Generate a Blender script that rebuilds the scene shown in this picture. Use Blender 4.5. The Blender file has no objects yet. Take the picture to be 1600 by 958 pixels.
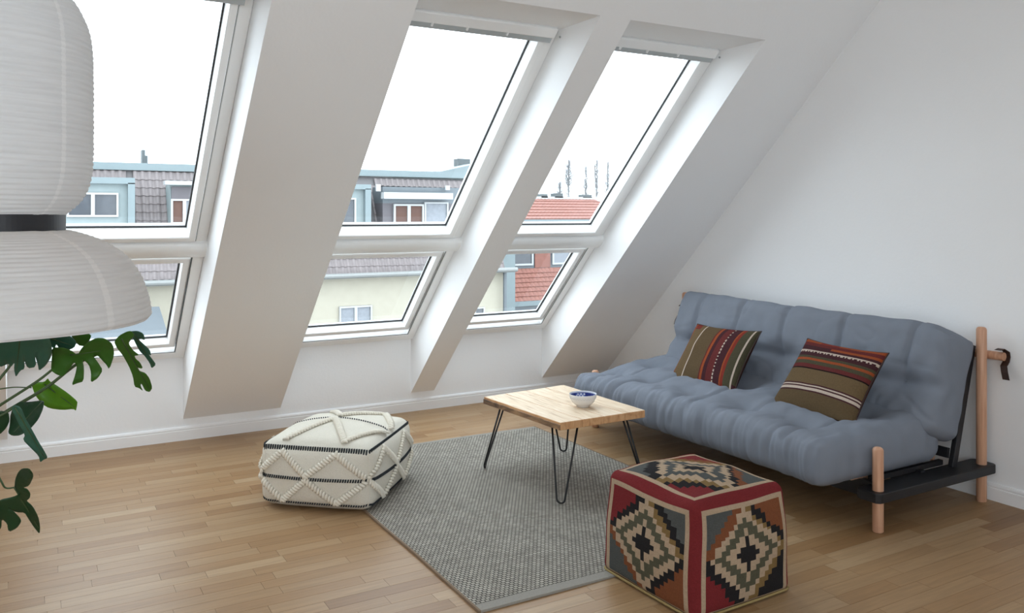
import bpy, bmesh, math, random
from mathutils import Vector as V, Matrix, noise
random.seed(7)
PI = math.pi
sc = bpy.context.scene
col = sc.collection

# ------------------------------------------------------------------ camera, world, light, exposure
FOC, HZ, YAW, EYE = 1305.9, 336.55, math.radians(30.12), 1.45
cam_d = bpy.data.cameras.new('camera'); cam = bpy.data.objects.new('camera', cam_d); col.objects.link(cam)
cam_d.sensor_width = 36; cam_d.lens = FOC/1600*36; cam_d.shift_y = -(479-HZ)/1600; cam_d.clip_end = 400
cam.location = (0, 0, EYE); cam.rotation_euler = (PI/2, 0, -YAW)
sc.camera = cam
sc.view_settings.view_transform = 'Standard'; sc.view_settings.look = 'None'
sc.view_settings.gamma = 1; sc.view_settings.exposure = 0.90
w = bpy.data.worlds.new('overcast'); sc.world = w; w.use_nodes = True
bg = w.node_tree.nodes['Background']; bg.inputs[0].default_value = (0.84, 0.93, 1.0, 1); bg.inputs[1].default_value = 2.7
sc.cycles.use_denoising = True
sc.cycles.max_bounces = 10; sc.cycles.diffuse_bounces = 7; sc.cycles.glossy_bounces = 4
sc.cycles.transmission_bounces = 6; sc.cycles.transparent_max_bounces = 12
sc.cycles.sample_clamp_indirect = 6; sc.cycles.caustics_reflective = False; sc.cycles.caustics_refractive = False

# room constants
YK, XR, TH, ZS = 5.732, 4.26, math.radians(44.26), 0.135
CT, ST = math.cos(TH), math.sin(TH)
HEAD_S, S_MAX, X_LEFT, Y_BACK, THK = 3.305, 4.5, -3.6, -2.6, 0.36
BAYS = [(-0.10, 0.871), (1.497, 2.459), (2.648, 3.606)]

def S(x, s, o):                       # point on the sloping ceiling: s up the slope, o outward through it
    return V((x, YK - s*CT + o*ST, ZS + s*ST + o*CT))
for i, (a, b) in enumerate(BAYS):
    ld = bpy.data.lights.new('sky_portal', 'AREA'); ld.shape = 'RECTANGLE'; ld.size = b-a; ld.size_y = 2.8
    ld.cycles.is_portal = True
    lo = bpy.data.objects.new('sky_portal', ld); col.objects.link(lo)
    lo.location = S((a+b)/2, 1.68, 0.40)
    # the light's -Z must look along the inward normal (0,-sin,-cos)
    lo.rotation_euler = V((0, -ST, -CT)).to_track_quat('-Z', 'Y').to_euler()

REAR_FILL = [(-3.2, -0.5, .1), (0.3, 2.4, 1.25)]      # unseen openings behind the camera, added and sized for fill light
for a, b, c in REAR_FILL:
    ld = bpy.data.lights.new('sky_portal', 'AREA'); ld.shape = 'RECTANGLE'; ld.size = b-a; ld.size_y = 2.8-c; ld.cycles.is_portal = True
    lo = bpy.data.objects.new('sky_portal', ld); col.objects.link(lo); lo.location = ((a+b)/2, Y_BACK-.21, (2.8+c)/2)
    lo.rotation_euler = V((0, 1, 0)).to_track_quat('-Z', 'Z').to_euler()

def ray(px, py):
    F = V((math.sin(YAW), math.cos(YAW), 0)); R = V((math.cos(YAW), -math.sin(YAW), 0))
    return F + R*((px-800)/FOC) + V((0, 0, (HZ-py)/FOC))
def at(px, py, Y):
    d = ray(px, py); return V((0, 0, EYE)) + d*(Y/d.y)
def dep(px, py, D):
    return V((0, 0, EYE)) + ray(px, py)*D
def on_plane(px, py, p0, n):
    d = ray(px, py); c = V((0, 0, EYE)); return c + d*((p0-c).dot(n)/d.dot(n))

# ------------------------------------------------------------------ mesh helpers
class MB:
    def __init__(s): s.v = []; s.f = []; s.c = []; s.t = []
    def add(s, vs, fs, c=None, tone=None):
        k = len(s.v); s.v += [tuple(p) for p in vs]
        for f in fs:
            s.f.append(tuple(i+k for i in f)); s.c.append(c); s.t.append(tone)
    def box(s, a, b, c=None, tone=None, nobottom=False):
        x0, y0, z0 = a; x1, y1, z1 = b
        vs = [(x0,y0,z0),(x1,y0,z0),(x1,y1,z0),(x0,y1,z0),(x0,y0,z1),(x1,y0,z1),(x1,y1,z1),(x0,y1,z1)]
        fs = [(4,5,6,7),(0,1,5,4),(1,2,6,5),(2,3,7,6),(3,0,4,7)]
        if not nobottom: fs.append((3,2,1,0))
        s.add(vs, fs, c, tone)
    def obox(s, o, ex, ey, ez, c=None):      # box from corner o along three edge vectors
        o = V(o); ex, ey, ez = V(ex), V(ey), V(ez)
        vs = [o, o+ex, o+ex+ey, o+ey, o+ez, o+ex+ez, o+ex+ey+ez, o+ey+ez]
        s.add(vs, [(4,5,6,7),(0,1,5,4),(1,2,6,5),(2,3,7,6),(3,0,4,7),(3,2,1,0)], c)
    def tube(s, pts, r, n=8, c=None, cap=True):
        pts = [V(p) for p in pts]; m = len(pts)
        rs = r if isinstance(r, (list, tuple)) else [r]*m
        k = len(s.v); prev = None
        for i, p in enumerate(pts):
            t = (pts[min(i+1, m-1)] - pts[max(i-1, 0)]).normalized()
            if prev is None:
                a = V((0,0,1)) if abs(t.z) < .9 else V((1,0,0))
                prev = t.cross(a).normalized()
            u = (prev - t*prev.dot(t)).normalized(); prev = u; w_ = t.cross(u)
            for j in range(n):
                q = p + (u*math.cos(2*PI*j/n) + w_*math.sin(2*PI*j/n))*rs[i]; s.v.append(tuple(q))
        for i in range(m-1):
            for j in range(n):
                s.f.append((k+i*n+j, k+i*n+(j+1)%n, k+(i+1)*n+(j+1)%n, k+(i+1)*n+j)); s.c.append(c); s.t.append(None)
        if cap:
            s.f.append(tuple(k+j for j in reversed(range(n)))); s.c.append(c); s.t.append(None)
            s.f.append(tuple(k+(m-1)*n+j for j in range(n))); s.c.append(c); s.t.append(None)
    def lathe(s, prof, cx, cy, n=48, c=None):
        k = len(s.v); m = len(prof)
        for (r, z) in prof:
            for j in range(n): s.v.append((cx+r*math.cos(2*PI*j/n), cy+r*math.sin(2*PI*j/n), z))
        for i in range(m-1):
            for j in range(n):
                s.f.append((k+i*n+j, k+i*n+(j+1)%n, k+(i+1)*n+(j+1)%n, k+(i+1)*n+j)); s.c.append(c); s.t.append(None)
    def build(s, name, mat, parent=None, smooth=False, weld=False, bevel=0, seg=2, angle=None):
        me = bpy.data.meshes.new(name)
        off = V((0, 0, 0)); q = parent
        while q is not None: off += V(q.location); q = q.parent
        me.from_pydata([tuple(V(p)-off) for p in s.v], [], s.f)
        if any(c is not None for c in s.c):
            at_ = me.color_attributes.new('col', 'FLOAT_COLOR', 'CORNER')
            li = 0
            for f, c in zip(s.f, s.c):
                for _ in f:
                    at_.data[li].color = (*(c or (1, 1, 1)), 1); li += 1
        if any(t is not None for t in s.t):
            a2 = me.attributes.new('tone', 'FLOAT', 'FACE')
            for i, t in enumerate(s.t): a2.data[i].value = t or 0
        me.update()
        if weld:
            bm = bmesh.new(); bm.from_mesh(me); bmesh.ops.remove_doubles(bm, verts=bm.verts, dist=1e-5)
            bmesh.ops.recalc_face_normals(bm, faces=bm.faces)
            bm.to_mesh(me); bm.free()
        me.materials.append(mat)
        if smooth:
            for p in me.polygons: p.use_smooth = True
        o = bpy.data.objects.new(name, me); col.objects.link(o)
        if parent is not None: o.parent = parent
        if bevel:
            b = o.modifiers.new('bevel', 'BEVEL'); b.width = bevel; b.segments = seg; b.limit_method = 'ANGLE'
            b.angle_limit = math.radians(40)
        return o

def thing(name, label, cat, loc, group=None):
    o = bpy.data.objects.new(name, None); col.objects.link(o); o.location = loc
    o.empty_display_size = .1
    o['label'] = label; o['category'] = cat
    if group: o['group'] = group
    return o
def tag(o, label, cat, group=None):
    o['label'] = label; o['category'] = cat
    if group: o['group'] = group
    return o
def structure(o, label=None):
    o['kind'] = 'structure'
    if label: o['label'] = label
    return o
def holder(name, loc, label):
    o = bpy.data.objects.new(name, None); col.objects.link(o); o.location = loc; return structure(o, label)

# ------------------------------------------------------------------ materials
def srgb(r, g, b):
    f = lambda c: (c/255/12.92) if c/255 <= .04045 else ((c/255+.055)/1.055)**2.4
    return (f(r), f(g), f(b))
def mat(name, c, rough=.6, noise_amt=0, noise_scale=8, bump=0, bump_scale=200, metallic=0, attr=None, spec=None, sub=0):
    m = bpy.data.materials.new(name); m.use_nodes = True; nt = m.node_tree; N = nt.nodes; L = nt.links
    b = N['Principled BSDF']; b.inputs['Roughness'].default_value = rough; b.inputs['Metallic'].default_value = metallic
    b.inputs['Base Color'].default_value = (*c, 1)
    if spec is not None: b.inputs['Specular IOR Level'].default_value = spec
    src = None
    tc = N.new('ShaderNodeTexCoord')
    if attr:
        a = N.new('ShaderNodeVertexColor'); a.layer_name = attr; src = a.outputs['Color']
    if noise_amt:
        n = N.new('ShaderNodeTexNoise'); n.inputs['Scale'].default_value = noise_scale; n.inputs['Detail'].default_value = 5
        L.new(tc.outputs['Object'], n.inputs['Vector'])
        mr = N.new('ShaderNodeMapRange'); mr.inputs[3].default_value = 1-noise_amt; mr.inputs[4].default_value = 1+noise_amt
        L.new(n.outputs['Fac'], mr.inputs[0])
        mx = N.new('ShaderNodeMix'); mx.data_type = 'RGBA'; mx.blend_type = 'MULTIPLY'; mx.inputs[0].default_value = 1
        if src: L.new(src, mx.inputs[6])
        else: mx.inputs[6].default_value = (*c, 1)
        L.new(mr.outputs[0], mx.inputs[7]); src = mx.outputs[2]
    if src: L.new(src, b.inputs['Base Color'])
    if bump:
        n2 = N.new('ShaderNodeTexNoise'); n2.inputs['Scale'].default_value = bump_scale; n2.inputs['Detail'].default_value = 3
        L.new(tc.outputs['Object'], n2.inputs['Vector'])
        bp = N.new('ShaderNodeBump'); bp.inputs['Strength'].default_value = bump; bp.inputs['Distance'].default_value = .004
        L.new(n2.outputs['Fac'], bp.inputs['Height']); L.new(bp.outputs[0], b.inputs['Normal'])
    return m

M = {}
M['plaster'] = mat('plaster', (.885, .895, .905), .9, .012, 3, .15, 60, spec=.2)
M['paint'] = mat('white_paint', (.885, .89, .895), .35)
M['frame'] = mat('white_lacquer', (.86, .865, .86), .3)
M['gasket'] = mat('black_rubber', (.015, .017, .02), .5)
M['gap_shade'] = mat('dark_gap_shade', (.10, .11, .115), .6)  # painted shade for the gap round the sash
M['alu'] = mat('grey_trim', (.42, .45, .46), .4)
M['black_wood'] = mat('black_stained_wood', (.010, .010, .012), .5, .25, 12)
M['beech'] = None
M['rod'] = mat('black_steel', (.008, .008, .009), .4)
M['leather'] = mat('dark_leather', (.035, .014, .010), .5)
M['futon'] = mat('grey_cotton', srgb(124, 130, 141), .9, .06, 14, .35, 700, spec=.15)
M['kilim'] = mat('kilim_wool', (1, 1, 1), .95, .22, 130, .9, 260, attr='col', spec=.1)
M['cream_wool'] = mat('cream_wool', srgb(226, 221, 208), .95, .07, 120, .9, 330, spec=.1)
M['rope'] = mat('cream_rope', srgb(232, 226, 212), .95, .06, 90, .5, 400, spec=.1)
M['black_yarn'] = mat('black_yarn', (.02, .025, .03), .9)
M['ceramic'] = mat('white_ceramic', (.74, .73, .72), .18, .03, 60)
M['black_ring'] = mat('black_metal_ring', (.010, .010, .013), .45)
M['pot'] = mat('clay_pot', (.35, .34, .33), .7, .1, 8)
M['soil'] = mat('soil', (.03, .02, .015), .9, .3, 30)
M['stem'] = mat('leaf_stem', (.05, .09, .03), .5, .2, 10)

def beech():
    m = mat('beech_wood', srgb(206, 160, 130), .5); nt = m.node_tree; N = nt.nodes; L = nt.links; b = N['Principled BSDF']
    tc = N.new('ShaderNodeTexCoord'); mp = N.new('ShaderNodeMapping'); mp.inputs['Scale'].default_value = (60, 60, 3)
    n = N.new('ShaderNodeTexNoise'); n.inputs['Scale'].default_value = 1; n.inputs['Detail'].default_value = 6
    L.new(tc.outputs['Object'], mp.inputs[0]); L.new(mp.outputs[0], n.inputs['Vector'])
    r = N.new('ShaderNodeValToRGB'); r.color_ramp.elements[0].color = (*srgb(188, 138, 108), 1); r.color_ramp.elements[1].color = (*srgb(222, 178, 148), 1)
    r.color_ramp.elements[0].position = .3; r.color_ramp.elements[1].position = .7
    L.new(n.outputs['Fac'], r.inputs[0]); L.new(r.outputs[0], b.inputs['Base Color'])
    return m
M['beech'] = beech()

def oak():
    m = bpy.data.materials.new('oak_parquet'); m.use_nodes = True; nt = m.node_tree; N = nt.nodes; L = nt.links; b = N['Principled BSDF']
    geo = N.new('ShaderNodeNewGeometry'); a = N.new('ShaderNodeAttribute'); a.attribute_name = 'tone'
    cmb = N.new('ShaderNodeCombineXYZ')
    ml = N.new('ShaderNodeMath'); ml.operation = 'MULTIPLY'; ml.inputs[1].default_value = 37.0
    L.new(a.outputs['Fac'], ml.inputs[0]); L.new(ml.outputs[0], cmb.inputs[2])
    ad = N.new('ShaderNodeVectorMath'); ad.operation = 'ADD'
    mp = N.new('ShaderNodeMapping'); mp.inputs['Scale'].default_value = (1.6, 26, 1)
    L.new(geo.outputs['Position'], ad.inputs[0]); L.new(cmb.outputs[0], ad.inputs[1]); L.new(ad.outputs[0], mp.inputs[0])
    n = N.new('ShaderNodeTexNoise'); n.inputs['Scale'].default_value = 2.2; n.inputs['Detail'].default_value = 8; n.inputs['Roughness'].default_value = .62
    n.inputs['Distortion'].default_value = .6
    L.new(mp.outputs[0], n.inputs['Vector'])
    r = N.new('ShaderNodeValToRGB'); e = r.color_ramp.elements
    e[0].position = 0; e[0].color = (*srgb(176, 132, 88), 1); e[1].position = 1; e[1].color = (*srgb(226, 192, 150), 1)
    k = e.new(.35); k.color = (*srgb(198, 156, 110), 1); k = e.new(.7); k.color = (*srgb(210, 172, 128), 1)
    L.new(a.outputs['Fac'], r.inputs[0])
    mr = N.new('ShaderNodeMapRange'); mr.inputs[1].default_value = .3; mr.inputs[2].default_value = .7; mr.inputs[3].default_value = .48; mr.inputs[4].default_value = .63
    L.new(n.outputs['Fac'], mr.inputs[0])
    mx = N.new('ShaderNodeMix'); mx.data_type = 'RGBA'; mx.blend_type = 'MULTIPLY'; mx.inputs[0].default_value = 1
    L.new(r.outputs[0], mx.inputs[6]); L.new(mr.outputs[0], mx.inputs[7]); L.new(mx.outputs[2], b.inputs['Base Color'])
    b.inputs['Roughness'].default_value = .42; b.inputs['Specular IOR Level'].default_value = .4
    bp = N.new('ShaderNodeBump'); bp.inputs['Strength'].default_value = .08; bp.inputs['Distance'].default_value = .002
    L.new(n.outputs['Fac'], bp.inputs['Height']); L.new(bp.outputs[0], b.inputs['Normal'])
    return m
M['oak'] = oak()

def table_wood(name, c0, c1, c2):
    m = bpy.data.materials.new(name); m.use_nodes = True; nt = m.node_tree; N = nt.nodes; L = nt.links; b = N['Principled BSDF']
    tc = N.new('ShaderNodeTexCoord'); mp = N.new('ShaderNodeMapping'); mp.inputs['Scale'].default_value = (30, 3.5, 14)
    L.new(tc.outputs['Object'], mp.inputs[0])
    n = N.new('ShaderNodeTexNoise'); n.inputs['Scale'].default_value = 1.3; n.inputs['Detail'].default_value = 8; n.inputs['Distortion'].default_value = 1.2
    L.new(mp.outputs[0], n.inputs['Vector'])
    r = N.new('ShaderNodeValToRGB'); e = r.color_ramp.elements
    e[0].position = .28; e[0].color = (*c0, 1); e[1].position = .68; e[1].color = (*c2, 1); k = e.new(.45); k.color = (*c1, 1)
    L.new(n.outputs['Fac'], r.inputs[0]); L.new(r.outputs[0], b.inputs['Base Color']); b.inputs['Roughness'].default_value = .6
    bp = N.new('ShaderNodeBump'); bp.inputs['Strength'].default_value = .4; bp.inputs['Distance'].default_value = .002
    L.new(n.outputs['Fac'], bp.inputs['Height']); L.new(bp.outputs[0], b.inputs['Normal'])
    return m
M['table'] = table_wood('reclaimed_pine', srgb(186, 156, 124), srgb(218, 194, 164), srgb(230, 212, 188))
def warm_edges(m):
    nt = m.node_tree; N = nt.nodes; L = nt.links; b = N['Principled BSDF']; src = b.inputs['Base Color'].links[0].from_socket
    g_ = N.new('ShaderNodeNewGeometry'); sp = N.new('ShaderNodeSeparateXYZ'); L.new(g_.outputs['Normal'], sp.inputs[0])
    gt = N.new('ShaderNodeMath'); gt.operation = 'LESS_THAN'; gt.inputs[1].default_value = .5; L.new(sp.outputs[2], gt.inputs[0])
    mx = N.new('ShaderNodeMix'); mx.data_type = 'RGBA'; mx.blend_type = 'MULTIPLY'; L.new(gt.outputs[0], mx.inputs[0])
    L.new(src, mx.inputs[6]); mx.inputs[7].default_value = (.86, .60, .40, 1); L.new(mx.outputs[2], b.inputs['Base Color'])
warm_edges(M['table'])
M['bark_edge'] = table_wood('rough_dark_edge', srgb(70, 50, 36), srgb(110, 82, 58), srgb(165, 128, 92))

def rug_mat():
    m = bpy.data.materials.new('woven_rug'); m.use_nodes = True; nt = m.node_tree; N = nt.nodes; L = nt.links; b = N['Principled BSDF']
    geo = N.new('ShaderNodeNewGeometry')
    br = N.new('ShaderNodeTexBrick'); br.offset = .5; br.inputs['Scale'].default_value = 1
    br.inputs['Brick Width'].default_value = .020; br.inputs['Row Height'].default_value = .0155
    br.inputs['Mortar Size'].default_value = .0026; br.inputs['Mortar Smooth'].default_value = .5
    br.inputs['Color1'].default_value = (*srgb(184, 179, 168), 1); br.inputs['Color2'].default_value = (*srgb(158, 153, 144), 1)
    br.inputs['Mortar'].default_value = (*srgb(76, 73, 68), 1)
    L.new(geo.outputs['Position'], br.inputs['Vector'])
    n = N.new('ShaderNodeTexNoise'); n.inputs['Scale'].default_value = 9; n.inputs['Detail'].default_value = 6
    L.new(geo.outputs['Position'], n.inputs['Vector'])
    mr = N.new('ShaderNodeMapRange'); mr.inputs[3].default_value = .75; mr.inputs[4].default_value = 1.2; L.new(n.outputs['Fac'], mr.inputs[0])
    mx = N.new('ShaderNodeMix'); mx.data_type = 'RGBA'; mx.blend_type = 'MULTIPLY'; mx.inputs[0].default_value = 1
    L.new(br.outputs['Color'], mx.inputs[6]); L.new(mr.outputs[0], mx.inputs[7]); L.new(mx.outputs[2], b.inputs['Base Color'])
    b.inputs['Roughness'].default_value = .95; b.inputs['Specular IOR Level'].default_value = .1
    inv = N.new('ShaderNodeMath'); inv.operation = 'SUBTRACT'; inv.inputs[0].default_value = 1; L.new(br.outputs['Fac'], inv.inputs[1])
    bp = N.new('ShaderNodeBump'); bp.inputs['Strength'].default_value = .8; bp.inputs['Distance'].default_value = .004
    L.new(inv.outputs[0], bp.inputs['Height']); L.new(bp.outputs[0], b.inputs['Normal'])
    return m
M['rug'] = rug_mat()
M['rug_end'] = mat('rug_plain_weave', srgb(148, 144, 136), .95, .15, 120, .6, 300)
M['rug_bind'] = mat('rug_binding', srgb(128, 108, 88), .9, .2, 60)

def glass():
    m = bpy.data.materials.new('window_glass'); m.use_nodes = True; nt = m.node_tree; N = nt.nodes; L = nt.links
    N.remove(N['Principled BSDF']); out = N['Material Output']
    t = N.new('ShaderNodeBsdfTransparent'); t.inputs[0].default_value = (.965, .985, .985, 1)
    g = N.new('ShaderNodeBsdfGlossy'); g.inputs['Roughness'].default_value = .0
    f = N.new('ShaderNodeFresnel'); f.inputs[0].default_value = 1.35
    mx = N.new('ShaderNodeMixShader'); L.new(f.outputs[0], mx.inputs[0]); L.new(t.outputs[0], mx.inputs[1]); L.new(g.outputs[0], mx.inputs[2])
    L.new(mx.outputs[0], out.inputs[0]); return m
M['glass'] = glass()

def paper():
    m = bpy.data.materials.new('rice_paper'); m.use_nodes = True; nt = m.node_tree; N = nt.nodes; L = nt.links
    b = N['Principled BSDF']; b.inputs['Roughness'].default_value = .8; out = N['Material Output']
    a = N.new('ShaderNodeVertexColor'); a.layer_name = 'col'
    tc = N.new('ShaderNodeTexCoord'); mp = N.new('ShaderNodeMapping'); mp.inputs['Scale'].default_value = (6, 6, 90)
    n = N.new('ShaderNodeTexNoise'); n.inputs['Scale'].default_value = 1.4; n.inputs['Detail'].default_value = 4
    L.new(tc.outputs['Object'], mp.inputs[0]); L.new(mp.outputs[0], n.inputs['Vector'])
    mr = N.new('ShaderNodeMapRange'); mr.inputs[3].default_value = .88; mr.inputs[4].default_value = 1.08; L.new(n.outputs['Fac'], mr.inputs[0])
    mx = N.new('ShaderNodeMix'); mx.data_type = 'RGBA'; mx.blend_type = 'MULTIPLY'; mx.inputs[0].default_value = 1
    L.new(a.outputs['Color'], mx.inputs[6]); L.new(mr.outputs[0], mx.inputs[7]); L.new(mx.outputs[2], b.inputs['Base Color'])
    bp = N.new('ShaderNodeBump'); bp.inputs['Strength'].default_value = .5; bp.inputs['Distance'].default_value = .004
    L.new(n.outputs['Fac'], bp.inputs['Height']); L.new(bp.outputs[0], b.inputs['Normal'])
    tr = N.new('ShaderNodeBsdfTranslucent'); L.new(mx.outputs[2], tr.inputs[0])
    ms = N.new('ShaderNodeMixShader'); ms.inputs[0].default_value = .5
    L.new(b.outputs[0], ms.inputs[1]); L.new(tr.outputs[0], ms.inputs[2]); L.new(ms.outputs[0], out.inputs[0]); return m
M['paper'] = paper()

def leaf_mat(name, c, tc_):
    m = mat(name, c, .32, .25, 9, .25, 40); nt = m.node_tree; N = nt.nodes; L = nt.links; b = N['Principled BSDF']; out = N['Material Output']
    tr = N.new('ShaderNodeBsdfTranslucent'); tr.inputs[0].default_value = (*tc_, 1)
    ms = N.new('ShaderNodeMixShader'); ms.inputs[0].default_value = .3
    L.new(b.outputs[0], ms.inputs[1]); L.new(tr.outputs[0], ms.inputs[2]); L.new(ms.outputs[0], out.inputs[0]); return m
M['leaf_dark'] = leaf_mat('dark_green_leaf', (.018, .060, .024), (.04, .14, .01))  # darkest leaf copy, shade put into the green
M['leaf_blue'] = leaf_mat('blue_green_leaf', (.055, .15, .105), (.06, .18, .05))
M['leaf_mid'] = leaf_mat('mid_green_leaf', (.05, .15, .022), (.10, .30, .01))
M['leaf_light'] = leaf_mat('light_green_leaf', (.11, .27, .02), (.20, .52, .01))  # lightest leaf copy, light from behind put into the green

# ------------------------------------------------------------------ the room shell
mb = MB(); mb.box((X_LEFT, Y_BACK, -.12), (XR, YK, -.006))
floor = structure(mb.build('floor', M['oak']), 'oak strip parquet floor')
# parquet strips: laid in rows parallel to the window wall
STRIP = .072
def proj_area(x, y):
    d = V((x, y, -EYE)); F = V((math.sin(YAW), math.cos(YAW), 0)); R = V((math.cos(YAW), -math.sin(YAW), 0))
    t = d.dot(F)
    if t < .5: return None
    return 800+FOC*d.dot(R)/t, HZ+FOC*EYE/t
rows = []; y = YK; row = 0; strips = []
while y > Y_BACK:
    y0 = max(y-STRIP, Y_BACK); x = X_LEFT + random.uniform(-.4, 0); 
    while x < XR:
        ln = random.choice([.30, .38, .45, .52, .60, .68])*random.uniform(.92, 1.08)
        x0, x1 = max(x, X_LEFT), min(x+ln, XR)
        if x1-x0 > .02:
            tn = min(1, max(0, random.gauss(.5, .19)))
            p = proj_area((x0+x1)/2, (y0+y)/2)
            inside = p is not None and -60 < p[0] < 1660 and p[1] < 985
            strips.append((inside, y, x0, y0, x1, tn))
        x += ln
    y = y0
vis = sorted([s for s in strips if s[0]], key=lambda s: s[1])[:290]
vis_set = set(id(s) for s in vis); rest = MB(); g = .0006
for s in strips:
    _, y, x0, y0, x1, tn = s
    if id(s) in vis_set:
        m1 = MB(); m1.box((x0+g, y0+g, -.006), (x1-g, y-g, 0), tone=tn); m1.build('floor_strip', M['oak'], floor)
    else: rest.box((x0+g, y0+g, -.006), (x1-g, y-g, 0), tone=tn, nobottom=True)
o = rest.build('floor_strips', M['oak'], floor); o['kind'] = 'stuff'

mb = MB()
smax = S_MAX
xs = [X_LEFT]
for a, b in BAYS: xs += [a, b]
xs.append(XR)
Tt = THK
def knee(o_): return o_*ST/CT                     # slope coordinate where depth o_ meets the knee wall plane
def head(o_): return HEAD_S - o_*CT/ST            # head reveal runs level outwards
for i in range(0, len(xs), 2):                    # piers
    a, b = xs[i], xs[i+1]
    mb.add([S(a,0,0), S(b,0,0), S(b,HEAD_S,0), S(a,HEAD_S,0)], [(0,1,2,3)])
    mb.add([S(a,0,Tt), S(b,0,Tt), S(b,HEAD_S,Tt), S(a,HEAD_S,Tt)], [(3,2,1,0)])
mb.add([S(X_LEFT,HEAD_S,0), S(XR,HEAD_S,0), S(XR,smax,0), S(X_LEFT,smax,0)], [(0,1,2,3)])
mb.add([S(X_LEFT,head(Tt),Tt), S(XR,head(Tt),Tt), S(XR,smax,Tt), S(X_LEFT,smax,Tt)], [(3,2,1,0)])
mb.add([S(X_LEFT,smax,0), S(XR,smax,0), S(XR,smax,Tt), S(X_LEFT,smax,Tt)], [(0,1,2,3)])
for a, b in BAYS:
    for x, fl in ((a, 0), (b, 1)):
        q = [S(x,0,0), S(x,HEAD_S,0), S(x,head(Tt),Tt), S(x,knee(Tt),Tt)]
        mb.add(q, [(0,1,2,3) if fl else (3,2,1,0)])
    mb.add([S(a,HEAD_S,0), S(b,HEAD_S,0), S(b,head(Tt),Tt), S(a,head(Tt),Tt)], [(0,1,2,3)])
ztop = S(0, smax, 0).z; ytop = S(0, smax, 0).y
mb.box((X_LEFT, Y_BACK, ztop), (XR, ytop+.3, ztop+.2))
ceiling = structure(mb.build('ceiling', M['plaster']), 'white sloping attic ceiling with deep window recesses')
mb = MB(); mb.box((X_LEFT-.2, YK, -.12), (XR+.2, YK+.10, ZS+.44))
structure(mb.build('wall_window_side', M['plaster']), 'low white knee wall under the roof windows')
def gable(name, xa, xb, lab=None):
    q = [(Y_BACK-.2, -.12), (YK+.1, -.12), (YK+.1, ZS+.30), (S(0, 0.05, THK).y, S(0, 0.05, THK).z), (S(0, smax, THK).y, ztop+.2), (Y_BACK-.2, ztop+.2)]
    m_ = MB(); k = len(q); m_.add([(xa, y, z) for y, z in q]+[(xb, y, z) for y, z in q], [tuple(range(k-1, -1, -1)), tuple(range(k, 2*k))]+[(i, (i+1)%k, k+(i+1)%k, k+i) for i in range(k)])
    return structure(m_.build(name, M['plaster'], weld=True), lab)
gable('wall_right', XR, XR+.2, 'white gable wall behind the sofa')
gable('wall_left', X_LEFT-.2, X_LEFT)
# rear wall, cut by the two unseen openings added for fill light
mb = MB(); ow = REAR_FILL
xx = [X_LEFT] + [v for p in ow for v in p[:2]] + [XR]
for i in range(0, len(xx), 2): mb.box((xx[i], Y_BACK-.2, -.12), (xx[i+1], Y_BACK, ztop+.2))
for a, b, c in ow: mb.box((a, Y_BACK-.2, -.12), (b, Y_BACK, c)); mb.box((a, Y_BACK-.2, 2.8), (b, Y_BACK, ztop+.2))
structure(mb.build('wall_rear', M['plaster']))

# baseboards with a moulded top
def baseboard(name, p0, p1, inward, h=.088, t=.016):
    prof = [(0, 0), (t, 0), (t, h-.026), (t-.004, h-.024), (t-.004, h-.018), (t-.001, h-.015), (t-.004, h-.006), (t-.009, h), (0, h)]
    m_ = MB(); p0, p1, n_ = V(p0), V(p1), V(inward); k = len(prof)
    vs = [p0+n_*a+V((0,0,b)) for a, b in prof] + [p1+n_*a+V((0,0,b)) for a, b in prof]
    m_.add(vs, [(i, (i+1) % k, k+(i+1) % k, k+i) for i in range(k)])
    return structure(m_.build(name, M['paint'], weld=True))
baseboard('baseboard_window_side', (X_LEFT, YK, 0), (XR-.016, YK, 0), (0, -1, 0))
baseboard('baseboard_right', (XR, Y_BACK, 0), (XR, YK, 0), (-1, 0, 0))
baseboard('baseboard_left', (X_LEFT, Y_BACK, 0), (X_LEFT, YK-.016, 0), (1, 0, 0))

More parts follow.
